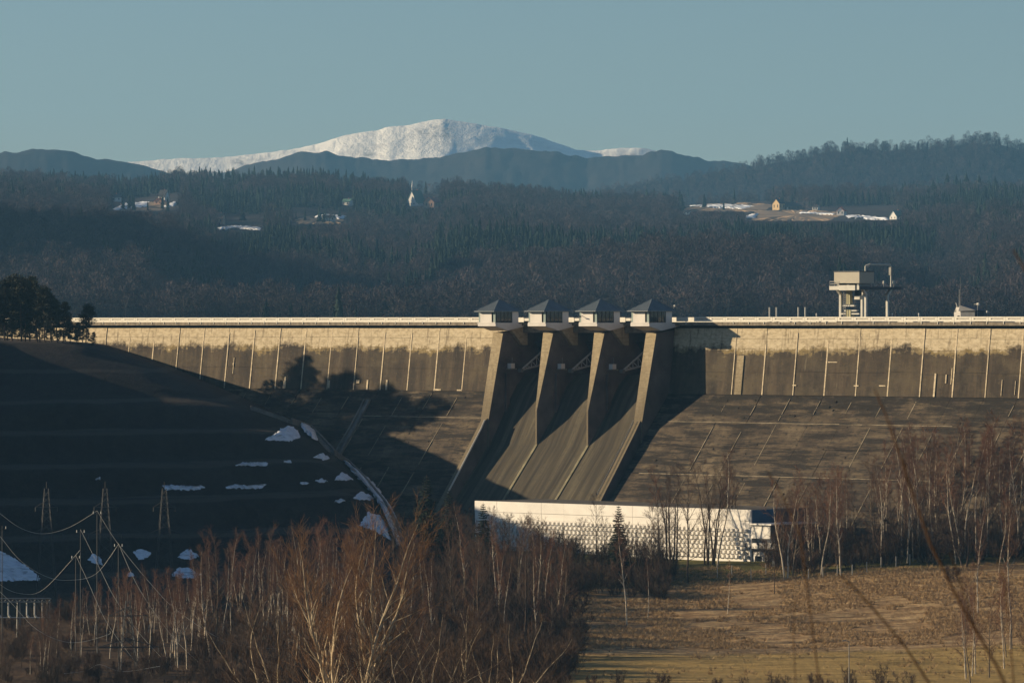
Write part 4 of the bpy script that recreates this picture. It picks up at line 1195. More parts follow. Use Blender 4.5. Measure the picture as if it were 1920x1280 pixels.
# far tree kinds
def far_spruce(name, seed, h=20.0, slim=1.0):
    r = random.Random(seed); V, Fc = [], []
    tiers = 9
    for k in range(tiers):
        z0 = h * (.10 + .86 * k / tiers); z1 = z0 + h * .20
        R = h * .19 * slim * (1 - k / tiers) ** .85 + .25
        n = 9; b = len(V); off = r.random() * 6
        for i in range(n):
            a = off + 2 * math.pi * i / n; q = R * r.uniform(.55, 1.15)
            V.append((math.cos(a) * q, math.sin(a) * q, z0 + r.uniform(-.5, .4) * h * .05))
        V.append((r.uniform(-.1, .1), r.uniform(-.1, .1), min(z1, h)))
        for i in range(n): Fc.append((b + i, b + (i + 1) % n, b + n))
    m = MB(); m.add(V, Fc)
    t = MB(); t.bar((0, 0, -2), (0, 0, h * .5), .3, .15, 5)
    return bpy.data.objects.new(name, two_mats(name, m.mesh(name, M['fspruce'], False, False), t.mesh(name, M['ftrunk'], False, False)))
def far_bare(name, seed, h=18.0, wide=1.0, n=360):
    r = random.Random(seed); V, Fc = [], []
    for i in range(n):
        # long thin twig sheaves radiating upward from the crown
        a = r.random() * 2 * math.pi; q = math.sqrt(r.random()); z = .30 + .70 * r.random()
        R = h * .26 * wide * math.sin(min(1, (z - .18) / .42) * math.pi / 2) * math.sqrt(max(0.05, 1.04 - z)) * 1.5
        c = Vector((math.cos(a) * q * R, math.sin(a) * q * R, z * h))
        d = Vector((c.x * .35 + r.gauss(0, 1.0), c.y * .35 + r.gauss(0, 1.0), (z - .45) * 3.0 + r.gauss(.4, 1.0))).normalized()
        L = r.uniform(1.0, 2.4); w = r.uniform(.08, .24)
        s = d.cross(Vector((r.gauss(0, 1), r.gauss(0, 1), r.gauss(0, 1)))).normalized() * w
        b = len(V); V += [c - s, c + s, c + d * L]; Fc.append((b, b + 1, b + 2))
    m = MB(); m.add(V, Fc)
    t = MB(); t.bar((0, 0, -2), (0, 0, h * .62), .26, .12, 5)
    for k in range(6):
        a = k * 1.05 + r.random(); z = h * r.uniform(.3, .5)
        t.bar((0, 0, z), (math.cos(a) * h * .12 * wide, math.sin(a) * h * .12 * wide, z + h * .28), .12, .05, 4)
    return bpy.data.objects.new(name, two_mats(name, m.mesh(name, M['fdecid'], False, False), t.mesh(name, M['ftrunk'], False, False)))
FT = [far_bare('far_tree_a', 1, 19, 1.15), far_bare('far_tree_b', 2, 17, 1.4), far_bare('far_tree_c', 3, 22, 1.0), far_spruce('far_tree_d', 4), far_spruce('far_tree_e', 5, 23, .85), far_spruce('far_tree_f', 6, 17, 1.15)]

rs = np.random.RandomState(5)
# openings in the wood: pixel column range and the lowest picture row that has to stay visible
CLEAR = [(203, 340, 397, 330), (404, 496, 432, 60), (545, 655, 420, 120), (640, 662, 388, 60), (764, 796, 389, 60), (796, 830, 389, 60), (1270, 1450, 397, 160), (1395, 1600, 415, 260), (1560, 1675, 413, 130), (1664, 1696, 412, 80), (283, 300, 432, 50), (1280, 1296, 404, 60)]
def make_far_wood():
    n = 66000
    Z = np.sqrt(rs.rand(n) * (5150 ** 2 - 2010 ** 2) + 2010 ** 2)
    px = rs.rand(n) * 2500 - 290
    H = far_unit(px, Z)
    y = HOR - H / Z * F
    # drop what the ground in front hides completely (cheap test against a coarse horizon)
    X = (px - 960) / F * Z
    mix = fbm(X * .006 + 3, Z * .0035, 4) * .9 + .45 * vnoise(X * .03, Z * .02)
    spr = np.interp(Z, [2000, 2900, 3300, 4200, 5100], [-.62, -.45, -.12, .0, .02]) + mix * 1.4
    spr += np.where((px > 1680) & (Z > 3600), .5, 0) + np.where((px > 880) & (px < 1130) & (Z > 4300), .4, 0) - np.where((px > 1000) & (px < 1350) & (Z > 3200) & (Z < 4300), .35, 0)
    spr += np.where((px > 820) & (px < 1760) & (Z > 2850) & (Z < 3500), .62, 0) + np.where((px > 330) & (px < 900) & (Z > 2700) & (Z < 3700), .42, 0) - np.where((px > 740) & (px < 1700) & (Z < 2800), .5, 0)
    is_s = spr > 0
    kind = np.where(is_s, 3 + rs.randint(0, 3, n), rs.randint(0, 3, n))
    sc = np.where(is_s, rs.uniform(.40, 1.05, n) ** 1.1, rs.uniform(.55, 1.15, n))
    hh = np.array([19, 17, 22, 20, 23, 17])[kind] * sc / ZS
    ytop = HOR - (H + hh) / Z * F
    keep = np.ones(n, bool)
    for a, b, low, depth in CLEAR:
        inx = (px > a) & (px < b)
        zc = far_hit((a + b) / 2, low).y / ZS
        zt = far_hit((a + b) / 2, low - 26).y / ZS
        inside = inx & (Z > zc - 5) & (Z < zt + 10)
        keep &= ~(inside & (rs.rand(n) < .985))
        front = inx & (Z <= zc) & (ytop < low) & (y > low - 4)
        s2 = (y - low) / F * Z / (hh / sc)
        keep &= ~(front & (s2 < .14))
        sc = np.where(front, np.minimum(sc, np.maximum(s2, .1)), sc)
        hh = np.array([19, 17, 22, 20, 23, 17])[kind] * sc / ZS
        ytop = HOR - (H + hh) / Z * F
    # thin out the front rows, whose trees show large; thinner in the deep middle distance
    keep &= rs.rand(n) < np.interp(Z, [2000, 2600, 5100], [.95, .85, .60])
    keep &= H > -4
    pts = np.stack([X * ZS, Z * ZS, EYE + H * ZS - .3], -1)[keep]
    scatter('far_wood', pts, kind[keep], sc[keep], rs.rand(n)[keep] * 6.28, FT, 'mixed spruce and bare beech wood covering the hills beyond the lake', 'forest')
    # beech hill at the right
    n = 15000
    t = rs.rand(n) ** .6
    px = rs.uniform(1040, 2200, n); Zv = 7200 + (8200 - 7200) * t
    hr = (HOR - ip(RIDGE_C, px)) / F * 8200
    X = (px - 960) / F * Zv
    H = -30 + (hr + 30) * t ** 1.15 + 20 * fbm(X * .0020, Zv * .0020 * .7, 5, .55) * np.clip(1.15 - t, .12, 1) * np.clip(t * 4, 0, 1)
    k = np.where(rs.rand(n) < .06, 3 + rs.randint(0, 3, n), rs.randint(0, 3, n))
    scatter('beech_wood', np.stack([X, Zv, EYE + H - 1], -1), k, rs.uniform(.55, 1.1, n), rs.rand(n) * 6.28, FT, 'bare beech wood on the hill behind at the right', 'forest')
make_far_wood()
# skyline spruces that can be told apart
SK = [(1776, 322, 372), (1793, 326, 372), (1812, 322, 374), (1836, 326, 374), (1866, 328, 374), (1884, 336, 374), (1750, 336, 373), (1903, 342, 374), (963, 346, 374), (979, 342, 376), (677, 352, 384), (715, 350, 388), (750, 356, 388), (1278, 362, 398), (1900, 352, 378), (1718, 344, 376)]
sp_me = [far_spruce('x', 40, 20, .9).data, far_spruce('x', 41, 20, 1.1).data]
for i, (px, y0, y1) in enumerate(SK):
    p = far_hit(px, y1); p.z -= .5
    h = (y1 - y0) / F * p.y
    side = 'right' if px > 1600 else 'middle' if px > 900 else 'left'
    e = empty('spruce_tree', p, i * 1.3, {'right': 'tall dark spruce standing out on the skyline of the right ridge', 'middle': 'dark spruce standing out on the ridge below the snow mountain', 'left': 'dark slim spruce near the chapel'}[side], 'tree', 'skyline spruces ' + side)
    s = h / 20
    for nm, mi in (('crown', 0), ('trunk', 1)):
        src = sp_me[i % 2]
        key = 'sky_%s_%d' % (nm, i % 2)
        me = bpy.data.meshes.get(key)
        if me is None:
            me = src.copy(); me.name = key
            bm = bmesh.new(); bm.from_mesh(me)
            bmesh.ops.delete(bm, geom=[f for f in bm.faces if f.material_index != mi], context='FACES')
            bm.to_mesh(me); bm.free()
        o = link(nm, me, e); o.scale = (s * 1.35, s * 1.35, s)

# ------------------------------------------------------------------ bare trees of the valley
def perp(d, r):
    v = Vector((r.gauss(0, 1), r.gauss(0, 1), r.gauss(0, 1)))
    v = v - d * v.dot(d)
    return v.normalized()
def gen_bare(seed, h, r0, stems=1, spread=.0, first=.3, nb=24, blen=.24, ang=(28, 48), droop=.0, sub=6, twn=5, curve=.35, base_r=.25, wob=.07):
    r = random.Random(seed); big, fine = [], []
    for s in range(stems):
        az = 2 * math.pi * s / max(1, stems) + r.uniform(-.5, .5)
        lean = spread * r.uniform(.5, 1.15) if stems > 1 else spread * r.uniform(-.3, .3)
        d = Vector((math.cos(az) * math.sin(lean), math.sin(az) * math.sin(lean), math.cos(lean)))
        p = Vector((math.cos(az), math.sin(az), 0)) * (base_r if stems > 1 else 0)
        p.z = -.6
        H = h * r.uniform(.78, 1.0) if stems > 1 else h
        n = 12; path = [p.copy()]; rad = [r0]
        for k in range(n):
            d = (d + perp(d, r) * wob + Vector((0, 0, .035 if stems > 1 else .06))).normalized()
            p = p + d * (H / n); path.append(p.copy()); rad.append(max(.012, r0 * (1 - (k + 1) / n) ** .85))
        for k in range(n): big.append((*path[k], *path[k + 1], rad[k], rad[k + 1]))
        for b in range(nb):
            t = first + (.98 - first) * (b + r.random()) / nb
            i = min(n - 1, int(t * n)); f = t * n - i
            o = path[i].lerp(path[i + 1], f); dd = (path[i + 1] - path[i]).normalized()
            rr = (rad[i] * (1 - f) + rad[i + 1] * f)
            a = math.radians(r.uniform(*ang)) * (1.1 - .35 * t)
            bd = (dd * math.cos(a) + perp(dd, r) * math.sin(a)).normalized()
            L = h * blen * (1.15 - t) ** .55 * r.uniform(.6, 1.15)
            br = max(.012, min(rr * .55, .012 + L * .010))
            q = o.copy(); bp = [q.copy()]
            for k in range(4):
                bd = (bd + perp(bd, r) * .12 + Vector((0, 0, curve * .25))).normalized()
                q = q + bd * (L / 4); bp.append(q.copy())
            for k in range(4):
                r1, r2 = br * (1 - k / 4 * .8), br * (1 - (k + 1) / 4 * .8)
                (big if (r1 > .03 and k < 2) else fine).append((*bp[k], *bp[k + 1], max(.009, r1), max(.007, r2)))
            for s2 in range(sub):
                t2 = .25 + .75 * (s2 + r.random()) / sub
                k = min(3, int(t2 * 4)); o2 = bp[k].lerp(bp[k + 1], t2 * 4 - k)
                sd = ((bp[k + 1] - bp[k]).normalized() + perp(bd, r) * r.uniform(.4, .9)).normalized()
                L2 = L * r.uniform(.22, .42); e2 = o2 + sd * (L2 * .5); sd2 = (sd + Vector((0, 0, .25 - droop)) + perp(sd, r) * .2).normalized(); e3 = e2 + sd2 * (L2 * .5)
                fine.append((*o2, *e2, .012, .010)); fine.append((*e2, *e3, .010, .008))
                for w in range(twn):
                    tt = r.random(); o3 = (o2.lerp(e2, tt * 2) if tt < .5 else e2.lerp(e3, tt * 2 - 1))
                    td = (sd + perp(sd, r) * r.uniform(.3, .9) + Vector((0, 0, .2 - droop * 1.6))).normalized()
                    fine.append((*o3, *(o3 + td * r.uniform(.35, .95)), .009, .006))
    return big, fine
KINDS = {}
def kind(key, trunk_mat, twig_mat, fat=1.0, **kw):
    big, fine = gen_bare(**kw)
    fine = np.array(fine); fine[:, 6:8] *= fat
    KINDS[key] = (segs_mesh(key + '_trunk', big, M[trunk_mat], 6), segs_mesh(key + '_crown', fine, M[twig_mat], 3), kw['h'])
for i in range(4):
    kind('birch%d' % i, 'birch', 'twig', 1.15, seed=20 + i, h=20, r0=.15, nb=26, first=.30 + .06 * i, blen=.20, droop=.25 if i % 2 else .1, ang=(24, 42))
kind('tallbirch', 'birch', 'twig', 1.15, seed=31, h=20, r0=.15, stems=2, spread=.10, nb=17, first=.34, blen=.19, droop=.2)
kind('alder0', 'bark', 'twig2', 1.15, seed=41, h=18, r0=.17, nb=30, first=.22, blen=.26, ang=(35, 62), curve=.2)
kind('alder1', 'greybark', 'twig', 1.15, seed=42, h=18, r0=.15, nb=30, first=.18, blen=.24, ang=(30, 55), curve=.35)
kind('clump', 'bark', 'twig2', 1.15, seed=43, h=19, r0=.19, stems=6, spread=.17, nb=12, first=.28, blen=.20, ang=(20, 42), base_r=.8)
kind('vase', 'palebark', 'gold_twig', 1.0, seed=44, h=19, r0=.19, stems=8, spread=.44, nb=24, first=.20, blen=.30, ang=(22, 52), sub=6, twn=4, base_r=.35, wob=.15)
kind('vase2', 'palebark', 'twig2', 1.0, seed=45, h=15, r0=.11, stems=8, spread=.55, nb=14, first=.25, blen=.24, ang=(25, 55), sub=6, twn=5, base_r=.5, wob=.16)
kind('pole', 'birch', 'twig', 1.0, seed=46, h=14, r0=.12, nb=9, first=.45, blen=.07, ang=(25, 40))
kind('orchard', 'bark', 'twig2', 1.1, seed=47, h=7, r0=.14, stems=2, spread=.3, nb=18, first=.3, blen=.30, ang=(40, 75), curve=.1)
kind('bush', 'bark', 'brush', 1.3, seed=48, h=4.2, r0=.04, stems=11, spread=.5, nb=8, first=.15, blen=.26, ang=(20, 50), sub=4, twn=4, base_r=.5)
kind('bush2', 'greybark', 'brush', 1.3, seed=49, h=6.5, r0=.05, stems=9, spread=.36, nb=10, first=.15, blen=.24, ang=(20, 45), sub=4, twn=4, base_r=.6)

def plant(key, p, h, rz, label, group, name='birch_tree', cat='tree', lean=0.0):
    tm, cm_, hh = KINDS[key]
    e = empty(name, (p[0], p[1], p[2] - .1), rz, label, cat, group)
    s = h / hh; w = s * (.9 + .25 * ((rz * 7.3) % 1))
    for nm, me in (('trunk', tm), ('crown', cm_)):
        o = link(nm, me, e); o.scale = (w, w, s); o.rotation_euler = (lean, 0, 0)
    return e
rb = random.Random(77)
def tree_at(key, px, ytop, ybase, label, group=None, name='birch_tree', Y=None, lean=0.0):
    if Y is None: p = ground_hit(px, ybase)
    else:
        X = (px - 960) / F * Y; p = Vector((X, Y, gz(X, Y)))
    top = EYE + (HOR - ytop) / F * p.y
    return plant(key, p, max(2.0, top - p.z), rb.uniform(0, 6.28), label, group, name, 'tree', lean)
# single trees that can be picked out
tree_at('birch1', 1176, 960, 1172, 'white birch in front of the spruce, left of the dry field')
tree_at('pole', 1214, 1040, 1160, 'slim leaning birch stem right of the birch by the spruce')
tree_at('pole', 1364, 1042, 1150, 'thin bare birch pole alone in the dry field')
tree_at('birch0', 1834, 945, 1150, 'slim white birch standing in the dry field at the right')
tree_at('birch2', 1873, 905, 1073, 'slender white birch at the upper edge of the field by the right edge')
tree_at('birch3', 1897, 930, 1200, 'white birch rising at the right edge before the field', Y=800)
tree_at('tallbirch', 1474, 858, 1086, 'bright forked birch right of the powerhouse corner')
tree_at('alder1', 1486, 880, 1082, 'darker tree just behind the bright forked birch', name='bare_tree')
tree_at('birch2', 1540, 880, 1078, 'white birch with narrow crown standing by the fence right of the forked birch')
tree_at('birch0', 1577, 868, 1080, 'white birch behind the fence, second right of the forked birch')
tree_at('birch1', 1652, 850, 1058, 'tall white birch before the slope of the dam, left of the curved twig')
tree_at('birch3', 1692, 790, 1046, 'tallest birch left of the birch rows at the right')
tree_at('orchard', 1412, 1000, 1056, 'small gnarled tree before the end of the powerhouse', name='orchard_tree')
tree_at('orchard', 1424, 995, 1050, 'small dark orchard tree at the powerhouse corner', name='orchard_tree')
tree_at('orchard', 1505, 985, 1056, 'leaning small tree right of the forked birch', name='orchard_tree')
tree_at('clump', 1258, 855, 1055, 'dark multi-stemmed tree in front of the powerhouse', name='bare_tree')
tree_at('clump', 1330, 845, 1058, 'tall multi-stemmed tree group before the right half of the powerhouse', name='bare_tree')
tree_at('clump', 1368, 860, 1048, 'slender multi-stemmed tree at the right of the group before the powerhouse', name='bare_tree')
tree_at('alder0', 1290, 865, 1094, 'dark bare tree with low trunk between the multi-stemmed trees', name='bare_tree')
tree_at('alder1', 1238, 880, 1060, 'thin bare tree left of the dark multi-stemmed tree', name='bare_tree')
tree_at('birch2', 1345, 840, 1062, 'reddish birch among the trees before the powerhouse')
# big near tree at the bottom centre-left, others beside it
def near(key, px, Y, ytop, label, name='bare_tree', group=None):
    X = (px - 960) / F * Y
    z = gz(X, Y); top = EYE + (HOR - ytop) / F * Y
    return plant(key, (X, Y, z), top - z, rb.uniform(0, 6.28), label, group, name)
near('vase', 650, 470, 925, 'large sunlit multi-stemmed tree at the bottom left of centre, its limbs spread like a fan')
near('vase2', 820, 480, 1075, 'dark spreading tree with pale limbs right of the large fan-shaped tree')
near('vase2', 930, 490, 1095, 'low spreading tree at the bottom edge, rightmost of the three near ones')
near('vase2', 540, 480, 1050, 'spreading tree left of the large fan-shaped tree')
near('vase2', 730, 460, 1130, 'low bushy tree between the fan-shaped tree and the dark spreading one')
# left birch thicket
def thicket(n, x0, x1, Ya, Yb, h0, h1, keys, label, group, skip=None, name='birch_tree', crest=None):
    c = 0; tries = 0
    while c < n and tries < n * 20:
        tries += 1
        px = rb.uniform(x0, x1); Y = rb.uniform(Ya, Yb)
        X = (px - 960) / F * Y
        if skip and skip(px, Y): continue
        z = gz(X, Y); h = rb.uniform(h0, h1)
        if crest is not None:
            lim = np.interp(px, [q[0] for q in crest], [q[1] for q in crest]) + rb.uniform(0, 34)
            h = min(h, (EYE + (HOR - lim) / F * Y) - z)
            if h < 6: continue
        plant(rb.choice(keys), (X, Y, z), h, rb.uniform(0, 6.28), label, group, name); c += 1
CR = [(-50, 1180), (60, 1175), (90, 1110), (200, 1070), (290, 1060), (370, 1060), (385, 985), (500, 985), (640, 960), (720, 960), (790, 930), (900, 945), (1000, 955), (1060, 990), (1100, 1040)]
bk = ['birch0', 'birch1', 'birch2', 'birch3', 'tallbirch']
thicket(26, 95, 380, 760, 830, 15, 20, bk, 'slender white birch in the open birch wood at the lower left', 'birches in the lower left wood', crest=CR)
thicket(24, 95, 400, 820, 890, 13, 18, bk + ['alder1'], 'slender white birch in the open birch wood at the lower left', 'birches in the lower left wood', crest=CR)
thicket(44, 380, 680, 790, 900, 16, 22, bk + ['alder1', 'alder1'], 'bare birch in the dense thicket below the hillside gutter', 'trees of the middle left thicket', crest=CR)
thicket(30, 520, 780, 700, 830, 12, 19, ['alder0', 'alder1', 'birch1', 'birch3'], 'bare tree in the dark thicket around the large fan-shaped tree', 'trees around the fan-shaped tree', name='bare_tree', crest=CR)
thicket(58, 740, 1065, 800, 985, 13, 20, ['alder0', 'alder1', 'birch0', 'birch3', 'alder0'], 'bare tree in the dark thicket left of the powerhouse', 'trees of the thicket left of the powerhouse', name='bare_tree', crest=CR)
thicket(22, -20, 110, 740, 820, 6, 10, ['alder0', 'alder1', 'birch3'], 'low bare tree near the switchyard at the bottom left corner', 'low trees at the bottom left', name='bare_tree', crest=CR)
# right hand rows before the slope
thicket(34, 1690, 1935, 935, 985, 20, 27, bk, 'tall slim birch in the rows before the right slope of the dam', 'birch rows at the right')
thicket(20, 1480, 1700, 940, 975, 14, 22, bk + ['alder1'], 'birch among the trees behind the field fence', 'trees behind the field fence')
thicket(30, 1450, 1925, 940, 985, 11, 18, ['alder0', 'alder1', 'birch3', 'alder1'], 'reddish bare tree in the thicket before the right slope of the dam', 'thicket before the right slope', name='bare_tree')
thicket(14, 1660, 1930, 925, 960, 7, 12, ['alder0', 'clump', 'orchard'], 'low dark tree under the birch rows at the right', 'low trees at the right', name='bare_tree')
thicket(10, 1790, 1935, 735, 800, 9, 15, ['birch0', 'birch3', 'pole', 'alder1'], 'thin young birch at the lower right corner', 'young birches at the lower right', name='birch_tree')
thicket(9, 1070, 1240, 930, 975, 9, 14, ['alder0', 'clump'], 'dark low tree hiding the foot of the powerhouse', 'low trees before the powerhouse', name='bare_tree')
# undergrowth: one brown mass
bushes = []
for k in ('bush', 'bush2'):
    bushes.append(bpy.data.objects.new('undergrowth_' + k, two_mats('undergrowth_' + k, KINDS[k][0], KINDS[k][1])))
pts, kd, sc, ro = [], [], [], []
def bushzone(n, x0, x1, Ya, Yb, s0, s1):
    for _ in range(n):
        px = rb.uniform(x0, x1); Y = rb.uniform(Ya, Yb); X = (px - 960) / F * Y
        pts.append((X, Y, gz(X, Y) - .1)); kd.append(rb.randrange(2)); sc.append(rb.uniform(s0, s1)); ro.append(rb.random() * 6.28)
bushzone(150, -40, 420, 720, 880, .3, .7)
bushzone(170, 380, 800, 680, 920, .5, 1.1)
bushzone(250, 760, 1080, 740, 985, .6, 1.3)
bushzone(70, 1060, 1260, 905, 965, .5, 1.0)
bushzone(150, 1440, 1940, 935, 990, .5, 1.3)
bushzone(46, 400, 1060, 560, 690, .7, 1.6)
bushzone(26, 1080, 1950, 690, 742, .25, .6)
scatter('undergrowth', pts, kd, sc, ro, bushes, 'brown brushwood filling the thickets on the valley floor', 'undergrowth')
# dry grass of the field
def tuft(name, seed):
    r = random.Random(seed); V, Fc = [], []
    for i in range(26):
        a = r.random() * 6.28; q = r.random() * .45
        c = Vector((math.cos(a) * q, math.sin(a) * q, 0)); d = Vector((math.cos(a) * r.uniform(.1, .6), math.sin(a) * r.uniform(.1, .6), r.uniform(.25, .6)))
        s = Vector((-math.sin(a), math.cos(a), 0)) * r.uniform(.015, .04)
        b = len(V); V += [c - s, c + s, c + d]; Fc.append((b, b + 1, b + 2))
    m = MB(); m.add(V, Fc)
    return bpy.data.objects.new(name, m.mesh(name, M['grass'], False, False))
n = 26000
px = rs.uniform(1040, 1990, n); Y = rs.uniform(735, 955, n); X = (px - 960) / F * Y
d = fbm(X * .09, Y * .05, 4)
keep = (d > -.12) & ((Y > 812 + 10 * vnoise(X * .05, Y * .05)) | (rs.rand(n) < .05))
X, Y = X[keep], Y[keep]
scatter('dry_grass', np.stack([X, Y, EYE + ground_h(X, Y) - .03], -1), rs.randint(0, 2, len(X)), rs.uniform(.5, 1.3, len(X)), rs.rand(len(X)) * 6.28, [tuft('dry_tuft_a', 1), tuft('dry_tuft_b', 2)], 'tufts of pale dry grass on the rough field', 'grass')
e = plant('bush', ground_hit(1783, 1092), 3.6, 1.0, 'round dark bush standing alone in the upper dry field', None, 'bush', 'bush')
# ------------------------------------------------------------------ pines and spruces
def needle_blob(V, Fc, c, R, n, r, size=.38, flat=.6):
    for i in range(n):
        v = Vector((r.gauss(0, 1), r.gauss(0, 1), r.gauss(0, 1))).normalized() * (R * r.random() ** .4)
        v.z *= flat
        o = c + v
        d = (v.normalized() + Vector((r.gauss(0, .5), r.gauss(0, .5), r.gauss(.3, .4)))).normalized()
        s = d.cross(Vector((r.gauss(0, 1), r.gauss(0, 1), r.gauss(0, 1)))).normalized() * (size * .22)
        b = len(V); V += [o - s, o + s, o + d * size * r.uniform(.8, 1.6)]; Fc.append((b, b + 1, b + 2))
def gen_pine(seed, h=15.0, first=.38):
    r = random.Random(seed); T = []; V, Fc = [], []
    p = Vector((0, 0, -.5)); d = Vector((0, 0, 1)); path = [p.copy()]
    for k in range(10):
        d = (d + perp(d, r) * .05 + Vector((0, 0, .06))).normalized(); p = p + d * ((h * .97 + .5) / 10); path.append(p.copy())
    for k in range(10): T.append((*path[k], *path[k + 1], .22 * (1 - k / 10) + .03, .22 * (1 - (k + 1) / 10) + .03))
    for k in range(24):
        t = first + (.99 - first) * (k + r.random()) / 24
        i = min(9, int(t * 10)); o = path[i].lerp(path[i + 1], t * 10 - i)
        a = r.random() * 6.28; L = h * .21 * math.sqrt(max(.04, 1.12 - t)) * r.uniform(.5, 1.15)
        e1 = o + Vector((math.cos(a) * L, math.sin(a) * L, L * r.uniform(.05, .4)))
        T.append((*o, *e1, .06, .03))
        needle_blob(V, Fc, e1, r.uniform(.9, 1.6), 120, r, .48)
        needle_blob(V, Fc, o.lerp(e1, .55), r.uniform(.6, 1.1), 50, r, .48)
    needle_blob(V, Fc, path[-1], 1.0, 130, r, .4, 1.0)
    m = MB(); m.add(V, Fc)
    return T, m
def gen_spruce(seed, h=14.0):
    r = random.Random(seed); T = [(0, 0, -.5, 0, 0, h, .2, .02)]; V, Fc = [], []
    z = h * .10
    while z < h * .98:
        R = h * .21 * (1 - z / h) ** .8 + .12
        n = max(4, int(5 + R * 3)); a0 = r.random() * 6.28
        for k in range(n):
            a = a0 + 6.28 * k / n + r.uniform(-.2, .2); L = R * r.uniform(.6, 1.2)
            dr = -.28 if z < h * .75 else .25
            tip = Vector((math.cos(a) * L, math.sin(a) * L, z + dr * L + .25 * L * (1 if z < h * .75 else 0) * r.random()))
            o = Vector((0, 0, z)); T.append((*o, *tip, .035, .012))
            steps = max(2, int(L / .22))
            for q in range(steps):
                c = o.lerp(tip, (q + .6) / steps); w = .16 + .42 * (1 - abs((q + .6) / steps - .5)) * min(1, L / 1.5)
                for g in range(9):
                    dd = Vector((math.cos(a + r.uniform(-1.2, 1.2)), math.sin(a + r.uniform(-1.2, 1.2)), r.uniform(-.7, .2))).normalized()
                    s = dd.cross(Vector((0, 0, 1))).normalized() * .12
                    b = len(V); V += [c - s, c + s, c + dd * w * 1.3]; Fc.append((b, b + 1, b + 2))
        z += h * .032
    m = MB(); m.add(V, Fc)
    return T, m
for i in range(3):
    T, m = gen_pine(60 + i, 15, (.30, .42, .2)[i])
    KINDS['pine%d' % i] = (segs_mesh('pine_trunk%d' % i, T, M['bark'], 6), m.mesh('pine_crown%d' % i, M['pine'], False, False), 15)
for i in range(2):
    T, m = gen_spruce(70 + i)
    KINDS['spruce%d' % i] = (segs_mesh('spruce_trunk%d' % i, T, M['bark'], 6), m.mesh('spruce_crown%d' % i, M['spruce'], False, False), 14)
PINES = [(8, 524, 1105, 'pine0'), (22, 516, 1118, 'pine1'), (40, 519, 1100, 'pine0'), (56, 520, 1125, 'pine2'), (70, 528, 1110, 'pine1'), (84, 536, 1095, 'pine0'), (96, 548, 1122, 'pine2'), (108, 560, 1108, 'pine1'), (118, 566, 1100, 'pine2'), (48, 545, 1112, 'pine2'), (14, 545, 1115, 'pine2'), (75, 560, 1104, 'pine1'),
         (-20, 520, 1110, 'pine0'), (-45, 512, 1120, 'pine1'), (-70, 512, 1108, 'pine0'), (-95, 505, 1118, 'pine1'), (-130, 500, 1105, 'pine0'), (132, 592, 1100, 'pine2'), (146, 606, 1098, 'pine2'), (174, 622, 1100, 'pine2')] + [(x, 585 + (i * 37) % 34 + max(0, x - 90) * .25, 1112 + (i * 53) % 26, 'pine2') for i, x in enumerate(range(0, 172, 11))]
for i, (px, yt, Y, k) in enumerate(PINES):
    Y += 9; X = (px - 960) / F * Y; z = gz(X, Y)
    plant(k, (X, Y, z), EYE + (HOR - yt) / F * Y - z, i * 1.7, 'dark pine in the grove on the hilltop at the left edge' if i < 20 else 'low bushy pine under the hilltop grove at the left', 'pines of the hilltop grove' if i < 20 else 'low pines under the hilltop grove', 'pine_tree')
Y = 1131; X = (161 - 960) / F * Y
plant('pine1', (X, Y, gz(X, Y)), EYE + (HOR - 570) / F * Y - gz(X, Y), 2.0, 'single small pine standing right of the hilltop grove against the parapet', None, 'pine_tree')
tree_at('spruce0', 1160, 944, 1045, 'green spruce in front of the white powerhouse', name='spruce_tree', Y=940)
tree_at('spruce1', 906, 940, 1060, 'dark ragged spruce at the left end of the powerhouse', name='spruce_tree', Y=950)
tree_at('spruce1', 800, 888, 1060, 'dim tall spruce in the shade left of the spillway', name='spruce_tree', Y=960)
tree_at('spruce0', 842, 915, 1060, 'dim spruce in the shade just left of the spillway wall', name='spruce_tree', Y=970)
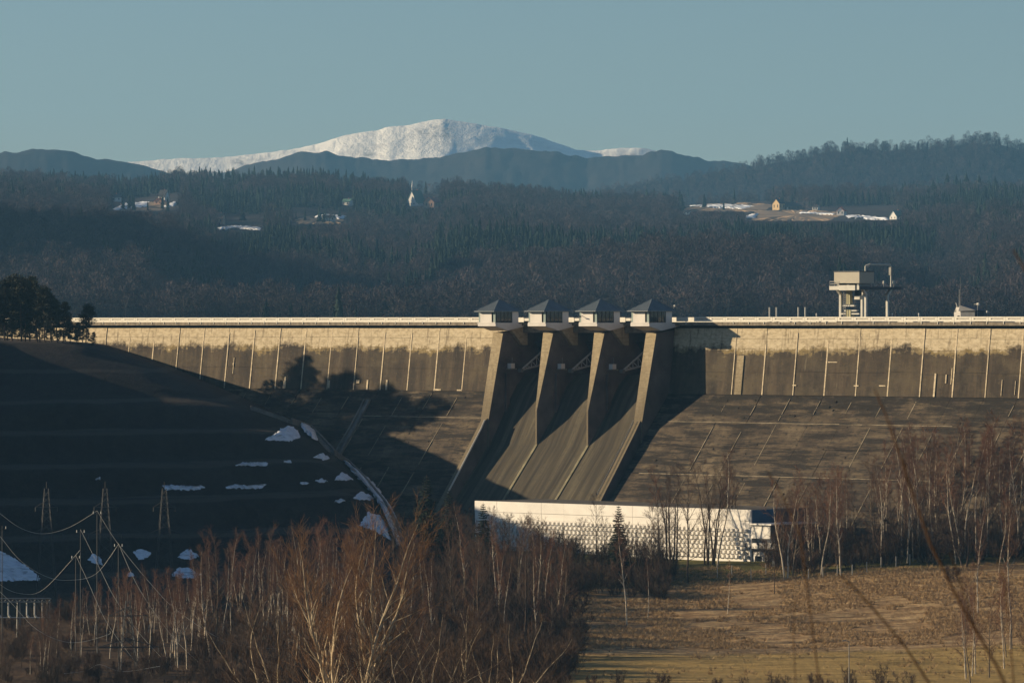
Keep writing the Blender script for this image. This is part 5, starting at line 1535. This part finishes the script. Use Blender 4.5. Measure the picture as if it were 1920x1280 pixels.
# ------------------------------------------------------------------ near blurred stems at the right
def stem(pts, Y, r0, r1, label, side=()):
    P = [at(x, y, Y) for i, (x, y) in enumerate(pts)]
    m = MB(); n = len(P) - 1
    for i in range(n): m.bar(P[i], P[i + 1], r0 + (r1 - r0) * i / n, r0 + (r1 - r0) * (i + 1) / n, 6)
    e = empty('shrub_stem', P[0], 0, label, 'shrub', 'near shrub stems')
    mm = MB(); mm.v = [(v[0] - P[0].x, v[1] - P[0].y, v[2] - P[0].z) for v in m.v]; mm.f = m.f
    mm.build('stem', M['orange_twig'], e)
    for s in side:
        S = [at(x, y, Y) - P[0] for x, y in s]
        t = MB()
        for i in range(len(S) - 1): t.bar(S[i], S[i + 1], r1 * 1.1, r1 * .8, 5)
        t.build('twig', M['orange_twig'], e)
stem([(2040, 2700), (2000, 1900), (1945, 1420), (1870, 1250), (1800, 1130), (1745, 1020), (1715, 935), (1690, 860), (1660, 775), (1640, 730)], 31, .012, .005, 'curved ochre stem rising before the right slope, nearest the camera',
     ([(1715, 935), (1700, 900), (1695, 850)], [(1870, 1250), (1830, 1180), (1800, 1090), (1782, 1035)]))
stem([(1960, 2600), (1850, 1700), (1745, 1285), (1700, 1215), (1650, 1155), (1610, 1110), (1575, 1078)], 33, .010, .006, 'straight ochre stem slanting across the lower field')
stem([(1980, 2650), (1930, 1750), (1902, 1300), (1893, 1180), (1885, 1100), (1870, 1050)], 36, .008, .004, 'thin ochre stem at the lower right edge')
stem([(2140, 2400), (2120, 1500), (2060, 900), (1990, 640), (1930, 520), (1900, 468)], 29, .011, .005, 'tip of a reddish twig entering at the right edge above the crest')
stem([(1560, 2500), (1500, 1700), (1492, 1290), (1488, 1200), (1490, 1130)], 38, .006, .004, 'faint upright stalk at the bottom right of centre')
stem([(1530, 2000), (1545, 1350), (1500, 1000), (1462, 920), (1440, 885)], 34, .008, .004, 'short reddish twig before the slope, left of the curved stem')
# ------------------------------------------------------------------ the air
hz = MB(); hz.box(-9000, 9000, -400, 13400, -30, 640)
me = hz.mesh('haze', None)
t = bpy.data.materials.new('pale_haze'); t.use_nodes = True
t.node_tree.nodes.clear()
v = t.node_tree.nodes.new('ShaderNodeVolumePrincipled'); oo = t.node_tree.nodes.new('ShaderNodeOutputMaterial')
v.inputs['Color'].default_value = (.26, .60, 1.0, 1)
v.inputs['Density'].default_value = 4.4e-5
v.inputs['Anisotropy'].default_value = 0.0
t.node_tree.links.new(v.outputs[0], oo.inputs['Volume'])
me.materials.append(t)
tag(link('haze', me), 'pale blue air lying over the valleys between the hills', 'haze', None, 'stuff')
